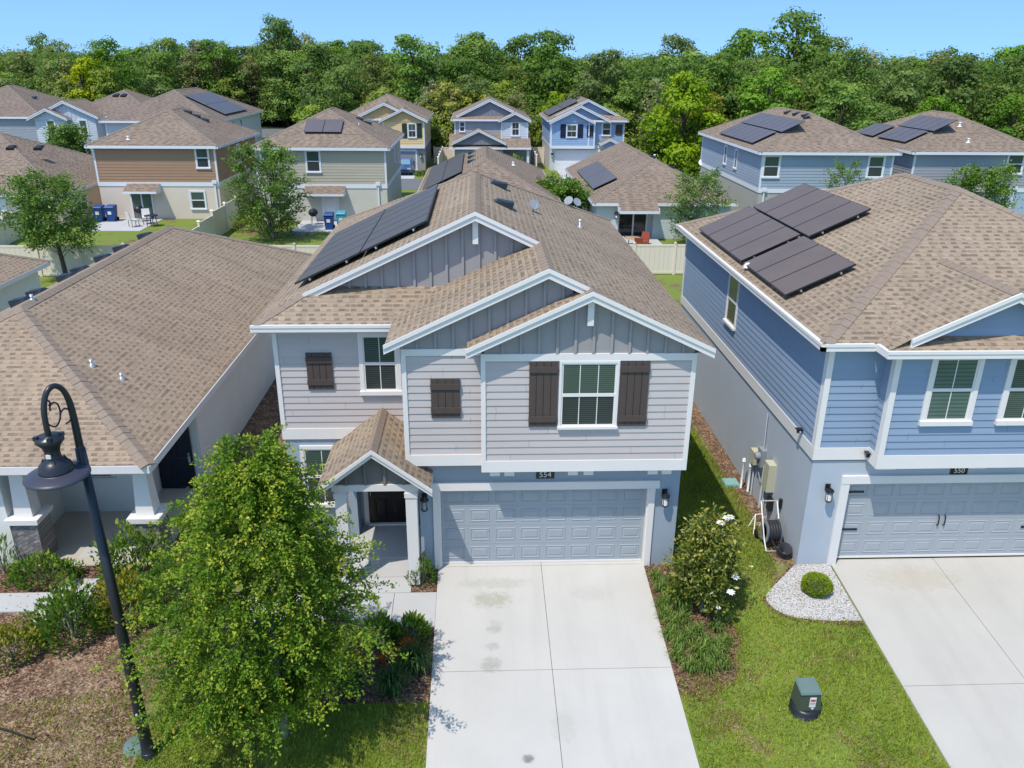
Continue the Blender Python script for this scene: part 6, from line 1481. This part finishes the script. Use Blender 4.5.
# lawn blades
def in_poly(x, y, poly):
    c = np.zeros(len(x), bool); n = len(poly)
    for i in range(n):
        (xa, ya), (xb, yb) = poly[i], poly[(i+1) % n]
        t = ((ya > y) != (yb > y)) & (x < (xb-xa)*(y-ya)/((yb-ya) or 1e-9)+xa); c ^= t
    return c
def vnoise(x, y, s, seed):
    r = np.random.default_rng(seed); g = r.uniform(0, 1, (64, 64)); u, v = x*s % 64, y*s % 64
    i, j = np.floor(u).astype(int), np.floor(v).astype(int); fu, fv = u-i, v-j; fu, fv = fu*fu*(3-2*fu), fv*fv*(3-2*fv)
    i2, j2 = (i+1) % 64, (j+1) % 64
    return (g[i, j]*(1-fu)+g[i2, j]*fu)*(1-fv)+(g[i, j2]*(1-fu)+g[i2, j2]*fu)*fv
def lawn():
    global rng
    rng = np.random.default_rng(77)
    regs = [([(3.32, -9.4), (7.62, -9.4), (7.62, -2.3), (6.8, -2.25), (6.2, -2.1), (5.78, -1.6), (6.3, -.6), (6.5, 1.5), (6.3, 6), (6.3, 13), (4.25, 13), (4.02, 0), (4.8, -1.5), (4.9, -2.5), (4.5, -3.6), (3.32, -4.0)], 100000, 1.0),
            ([(-6.9, -9.4), (-1.7, -9.4), (-1.7, -3.97), (-4.1, -3.97), (-4.1, -2.0), (-6.5, -2.0), (-6.9, -3.5)], 66000, 1.0),
            ([(-11, -7), (-6.9, -7), (-6.9, -3.2), (-11, -4)], 9000, .7), ([(12.8, -9.4), (17.5, -9.4), (17.5, -.5), (12.8, -.5)], 42000, 1.0), ([(3.3, -4.0), (4.5, -3.7), (5.0, -2.5), (4.9, -1.2), (4.4, -1.2), (4.5, -2.4), (4.2, -3.1), (3.3, -3.5)], 2600, .9)]
    VV, TT = [], []
    for poly, n, hs in regs:
        xs, ys = [p[0] for p in poly], [p[1] for p in poly]; x = rng.uniform(min(xs), max(xs), n*2); y = rng.uniform(min(ys), max(ys), n*2)
        k = in_poly(x, y, poly); x, y = x[k][:n], y[k][:n]
        pn = vnoise(x, y, .9, 1)*.6+vnoise(x, y, 2.7, 2)*.4; keep = rng.uniform(0, 1, len(x)) < np.clip(1.5-pn*1.15, .25, 1); x, y, pn = x[keep], y[keep], pn[keep]
        m = len(x); z = np.array([zg(a, c) for a, c in zip(x, y)]); h = hs*rng.uniform(.045, .10, m); az = rng.uniform(0, 2*np.pi, m); w = rng.uniform(.006, .011, m)
        ln = h*rng.uniform(.2, 1.1, m); A = np.stack([x-np.sin(az)*w, y+np.cos(az)*w, z], 1); B = np.stack([x+np.sin(az)*w, y-np.cos(az)*w, z], 1); C_ = np.stack([x+np.cos(az)*ln, y+np.sin(az)*ln, z+h], 1)
        VV.append(np.stack([A, B, C_], 1).reshape(-1, 3)); TT.append(np.clip(.12+.62*pn+rng.normal(0, .15, m), 0, 1))
    o = fastmesh('lawn_grass', np.concatenate(VV), 3, 'grass', np.concatenate(TT)); o['kind'] = 'stuff'
lawn()
def litter():
    r = np.random.default_rng(5); n = 5200
    beds = [(-4.1, -1.7, -3.95, -1.95, 1500), (3.3, 4.9, -3.9, 0, 1300), (-12, -7.2, -5.5, -.5, 2600), (-12, -9.5, -.6, .3, 350), (5.9, 6.8, -.4, 6, 600)]
    P = []
    for x0, x1, y0, y1, k in beds:
        x, y = r.uniform(x0, x1, k), r.uniform(y0, y1, k); P.append(np.stack([x, y, np.array([zg(a, c)+.03 for a, c in zip(x, y)])], 1))
    P = np.concatenate(P); global rng; rng = np.random.default_rng(6); D = unit(len(P)); D[:, 2] *= .3
    o = fastmesh('bark_chips', leaf_quads(P, D, .055, .5, 1.0), 4, 'chips', r.uniform(0, 1, len(P))); o['kind'] = 'stuff'
M['chips'] = leafmat('bark_chip', [(0, (.05, .025, .015)), (.55, (.15, .08, .045)), (1, (.42, .32, .22))], .05)
litter()

# ------------------------------------------------------------------ the wood behind the houses
def wood_proto(name, mat, h, r, lo, n, leaf, seed, lobes=16, sparse=0.0, tr=.22):
    global rng
    rng = np.random.default_rng(seed); Pc = []
    H = empty(name, (0, 0, 0), 'x', 'tree'); H['_o'] = (0, 0, 0)
    b = MB(); b.tube([(0, 0, -.3), (.1, .05, h*.3), (-.15, .1, h*.62), (.05, 0, h*.9)], [tr*1.3, tr, tr*.6, tr*.15], 7)
    C0, R0 = [], []
    for i in range(lobes):
        t = lo+(1-lo)*((i+.5)/lobes); a = i*2.4+rng.uniform(-.5, .5); rr = r*(math.sin(math.pi*min(1, .18+.78*(t-lo)/(1-lo)))**.6)*rng.uniform(.3, .8)
        c = np.array([rr*math.cos(a), rr*math.sin(a), t*h*.92]); q = r*rng.uniform(.30, .52)*(1.1-.45*(t-lo)/(1-lo)); C0.append(c); R0.append(q)
        b.tube([(0, 0, max(.2, t*h*.62)), tuple(c*np.array([.5, .5, .95])), tuple(c)], [tr*.42, tr*.25, .03], 5, 0, False)
    C0, R0 = np.array(C0), np.array(R0); w = R0**2/np.sum(R0**2); k = rng.choice(lobes, n, p=w); d = unit(n); d[:, 2] = np.where(d[:, 2] < -.35, -d[:, 2]*.6, d[:, 2])
    rad = rng.uniform(.5 if not sparse else .2, 1.08, n)**.55
    lump = 1+.22*np.sin(d[:, 0]*6+k)*np.sin(d[:, 1]*5+k*2)+.16*np.cos(d[:, 2]*8+k)
    P = C0[k]+d*(R0[k]*rad*lump)[:, None]*np.array([1.05, 1.05, .82]); D = d*.5+unit(n)*.8; D[:, 2] -= .1
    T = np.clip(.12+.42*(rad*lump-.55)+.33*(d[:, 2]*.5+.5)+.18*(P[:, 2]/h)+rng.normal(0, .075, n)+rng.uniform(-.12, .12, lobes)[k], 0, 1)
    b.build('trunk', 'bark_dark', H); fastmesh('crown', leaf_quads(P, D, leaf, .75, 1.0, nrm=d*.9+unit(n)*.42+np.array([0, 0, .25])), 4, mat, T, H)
    return H
WP = [wood_proto('wood_tree', 'wood_dark', 13.5, 4.6, .18, 9000, .36, 31), wood_proto('wood_tree', 'wood_mid', 13, 4.9, .12, 9000, .36, 32), wood_proto('wood_tree', 'wood_mid', 11.5, 4.2, .1, 8500, .34, 33),
      wood_proto('wood_tree', 'wood_light', 10.5, 4.3, .1, 8500, .34, 34), wood_proto('wood_tree', 'wood_mid', 14.0, 4.9, .25, 7500, .34, 35, 24, .5), wood_proto('wood_tree', 'wood_olive', 12, 3.8, .15, 5200, .30, 36, 20, .6),
      wood_proto('wood_tree', 'wood_lime', 9.5, 3.6, .08, 7000, .32, 37), wood_proto('wood_tree', 'wood_grey', 12.5, 3.2, .2, 2200, .26, 38, 20, .8, .2), wood_proto('wood_tree', 'wood_light', 5.5, 3.3, .02, 5500, .30, 39)]
WL = ['dark green broadleaf tree in the wood behind the houses', 'broad mid green tree in the wood behind the houses', 'rounded mid green tree in the wood behind the houses', 'light green tree in the wood behind the houses',
      'tall dark tree rising out of the wood behind the houses', 'olive green thin-leaved tree in the wood behind the houses', 'lime green tree in the wood behind the houses', 'grey half-bare tree in the wood behind the houses', 'low bushy undergrowth tree at the edge of the wood']
usedp = [False]*len(WP)
def wood(x, y, k, s=1.0, label=None, sz=None):
    z = zg(x, y)-.1; lb = label or WL[k]; sc = (s, s, sz or s)
    if not usedp[k]:
        o = WP[k]; usedp[k] = True; o.location = (x, y, z); o.rotation_euler = (0, 0, x); o.scale = sc; o['label'] = lb; o['group'] = 'trees of the wood behind the houses'
        return o
    return copy_tree(WP[k], (x, y, z), x*1.7+y, lb, sc, 'trees of the wood behind the houses')
def front_y(x): return 88 if -22 < x < 16 else (66+max(0, 30-x)*.3 if x >= 16 else (127 if x > -46 else 92))
rw = random.Random(4)
cnt = 0
for row in range(7):
    x = -118 if row > 1 else -75
    while x < 118:
        x += rw.uniform(4.6, 7.0) if row < 4 else rw.uniform(6, 9)
        fy = front_y(x); y = fy+row*7.5+rw.uniform(-2.5, 2.5)
        if row < 5 and -46 < x < -22 and y < 127: continue
        if abs(x) > 8+.68*(y+16.5): continue
        if y > 185: continue
        wts = [2.2, 4, 4.5, 3.6, .8, 1.6, .6, .7, 0] if row else [.8, 3, 5, 5.5, 0, 1.5, 1.0, .5, 0]
        k = rw.choices(range(9), wts)[0]
        s = rw.uniform(.82, 1.08)*(.86 if row == 0 else 1.0); s *= 1.0+max(0, y-110)*.0012
        wood(x, y, k, s, None, s*rw.uniform(.9, 1.1)); cnt += 1
for x in range(-20, 17, 4): wood(x+rw.uniform(-1, 1), 85.5+rw.uniform(-.6, .8), 8, rw.uniform(.7, 1.1))
for x in range(17, 60, 5): wood(x+rw.uniform(-1, 1), front_y(x)-3.5+rw.uniform(-.6, .8), 8, rw.uniform(.7, 1.1))
for (yy, x0_) in ((128.5, -66), (134, -63), (141, -68)):
    x = x0_
    while x < -20: x += rw.uniform(3.8, 5.6); wood(x, yy+rw.uniform(-1.5, 1.5), rw.choice((0, 1, 1, 2, 3, 5)), rw.uniform(.95, 1.12))
def canopy():
    global rng
    rng = np.random.default_rng(91); C_, R_, B_ = [], [], []
    for i in range(5200):
        y = rng.uniform(66, 186); x = rng.uniform(-1, 1)*(6+.70*(y+16.5)); fy = front_y(x)
        if y < fy-1.5: continue
        d = y-fy; zt = (1.2+min(d, 9)*.85 if d < 9 else 8.6)+rng.uniform(-1.6, 2.4)
        if -47 < x < -21 and y < 127: continue
        C_.append((x, y, max(.9, zt))); R_.append(rng.uniform(1.2, 2.3)); B_.append(rng.uniform(-.2, .2))
    C_, R_, B_ = np.array(C_), np.array(R_), np.array(B_); m = 42; k = np.repeat(np.arange(len(C_)), m); d = unit(len(k)); d[:, 2] = np.where(d[:, 2] < -.2, -d[:, 2], d[:, 2]); d[:, 1] = np.where(rng.uniform(0, 1, len(k)) < .6, -np.abs(d[:, 1]), d[:, 1])
    rad = rng.uniform(.55, 1.05, len(k)); P = C_[k]+d*(R_[k]*rad)[:, None]*np.array([1, 1, .85]); D = d*.5+unit(len(k))*.8
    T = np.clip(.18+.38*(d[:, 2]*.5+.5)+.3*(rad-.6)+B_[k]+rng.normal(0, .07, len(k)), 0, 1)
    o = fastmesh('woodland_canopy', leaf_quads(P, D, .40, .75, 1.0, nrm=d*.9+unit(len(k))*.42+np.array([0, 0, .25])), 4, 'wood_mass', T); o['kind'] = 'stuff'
M['wood_mass'] = leafmat('wood_mass', [(0, (0.025, 0.051, 0.012)), (.45, (0.088, 0.162, 0.025)), (.8, (0.176, 0.255, 0.034)), (1, (0.252, 0.306, 0.051))], .35)
canopy()
# the trees one can point at
wood(-50.6, 95, 6, 1.15, 'yellow-green bushy tree standing out in the wood above the pale blue house')
wood(-3.9, 86.0, 6, .90, 'bright lime tree directly behind the yellow house'); wood(-.6, 87.0, 6, .82, 'bright lime tree above the grey house with two gables')
wood(19.6, 66.5, 3, 1.0, 'tall yellow-green tree left of the dusty blue house', 1.0); wood(22.3, 70, 6, .85, 'small lime tree beside the tall yellow-green tree')
wood(39.5, 93, 4, 1.25, 'tallest tree of the wood, poking into the sky right of the centre', 1.28); wood(34.5, 96, 1, 1.15, 'big spreading tree left of the tallest tree of the wood', 1.2); wood(45, 97, 1, 1.1, 'big spreading tree right of the tallest tree of the wood', 1.15)
wood(-33.7, 131, 4, 1.15, 'tall ragged tree with an open crown on the skyline, left of the centre', 1.30); wood(-29.5, 132, 5, 1.15, 'olive tree beside the tall ragged tree on the skyline', 1.3)
wood(-73.4, 134, 4, .75, 'lone dark tree top sticking out of the skyline at the far left', 1.08)
wood(-47.0, 130, 7, 1.2, 'bare grey tree on the skyline left of the tall ragged tree', 1.15)

# ------------------------------------------------------------------ light, sky, camera
w = bpy.data.worlds.new('World'); scene.world = w; w.use_nodes = True
nt = w.node_tree; bg = nt.nodes['Background']; sky = nt.nodes.new('ShaderNodeTexSky'); sky.sky_type = 'NISHITA'; sky.sun_disc = False
sky.sun_elevation = math.radians(62); sky.sun_rotation = math.radians(220); sky.altitude = 0; sky.air_density = 1.0; sky.dust_density = .4; sky.ozone_density = 2.2
tc = nt.nodes.new('ShaderNodeTexCoord'); va = nt.nodes.new('ShaderNodeVectorMath'); va.operation = 'ADD'; va.inputs[1].default_value = (0, 0, .24); vn = nt.nodes.new('ShaderNodeVectorMath'); vn.operation = 'NORMALIZE'
nt.links.new(tc.outputs['Generated'], va.inputs[0]); nt.links.new(va.outputs[0], vn.inputs[0]); nt.links.new(vn.outputs[0], sky.inputs['Vector'])
hs = nt.nodes.new('ShaderNodeHueSaturation'); hs.inputs['Saturation'].default_value = 1.15; hs.inputs['Hue'].default_value = .494; hs.inputs['Value'].default_value = 1.30
nt.links.new(sky.outputs[0], hs.inputs['Color']); nt.links.new(hs.outputs[0], bg.inputs[0]); bg.inputs[1].default_value = .185
sl = bpy.data.lights.new('sun', 'SUN'); sl.energy = 4.0; sl.angle = math.radians(.53); sl.color = (1, .945, .865)
so = bpy.data.objects.new('sun', sl); COL.objects.link(so); so.rotation_euler = Vector((.302, .36, -.883)).to_track_quat('-Z', 'Y').to_euler(); so.location = (-20, -20, 40)
cd = bpy.data.cameras.new('camera'); co = bpy.data.objects.new('camera', cd); COL.objects.link(co)
cd.sensor_width = 36; cd.lens = 813.9*36/1024; cd.clip_end = 4000; cd.clip_start = .1
r_, u_, f_ = Vector((.99919, -.03935, .00806)), Vector((.00708, .37006, .92898)), Vector((.03953, .92817, -.37004))
co.matrix_world = Matrix(((r_.x, u_.x, -f_.x, -.6419), (r_.y, u_.y, -f_.y, -16.501), (r_.z, u_.z, -f_.z, 11.3115), (0, 0, 0, 1)))
scene.camera = co
for o in COL.objects:
    if '_o' in o: del o['_o']
scene.view_settings.view_transform = 'Standard'; scene.view_settings.look = 'None'; scene.view_settings.exposure = 0; scene.view_settings.gamma = 1
scene.cycles.max_bounces = 6; scene.cycles.diffuse_bounces = 3; scene.cycles.transmission_bounces = 3; scene.cycles.use_denoising = True
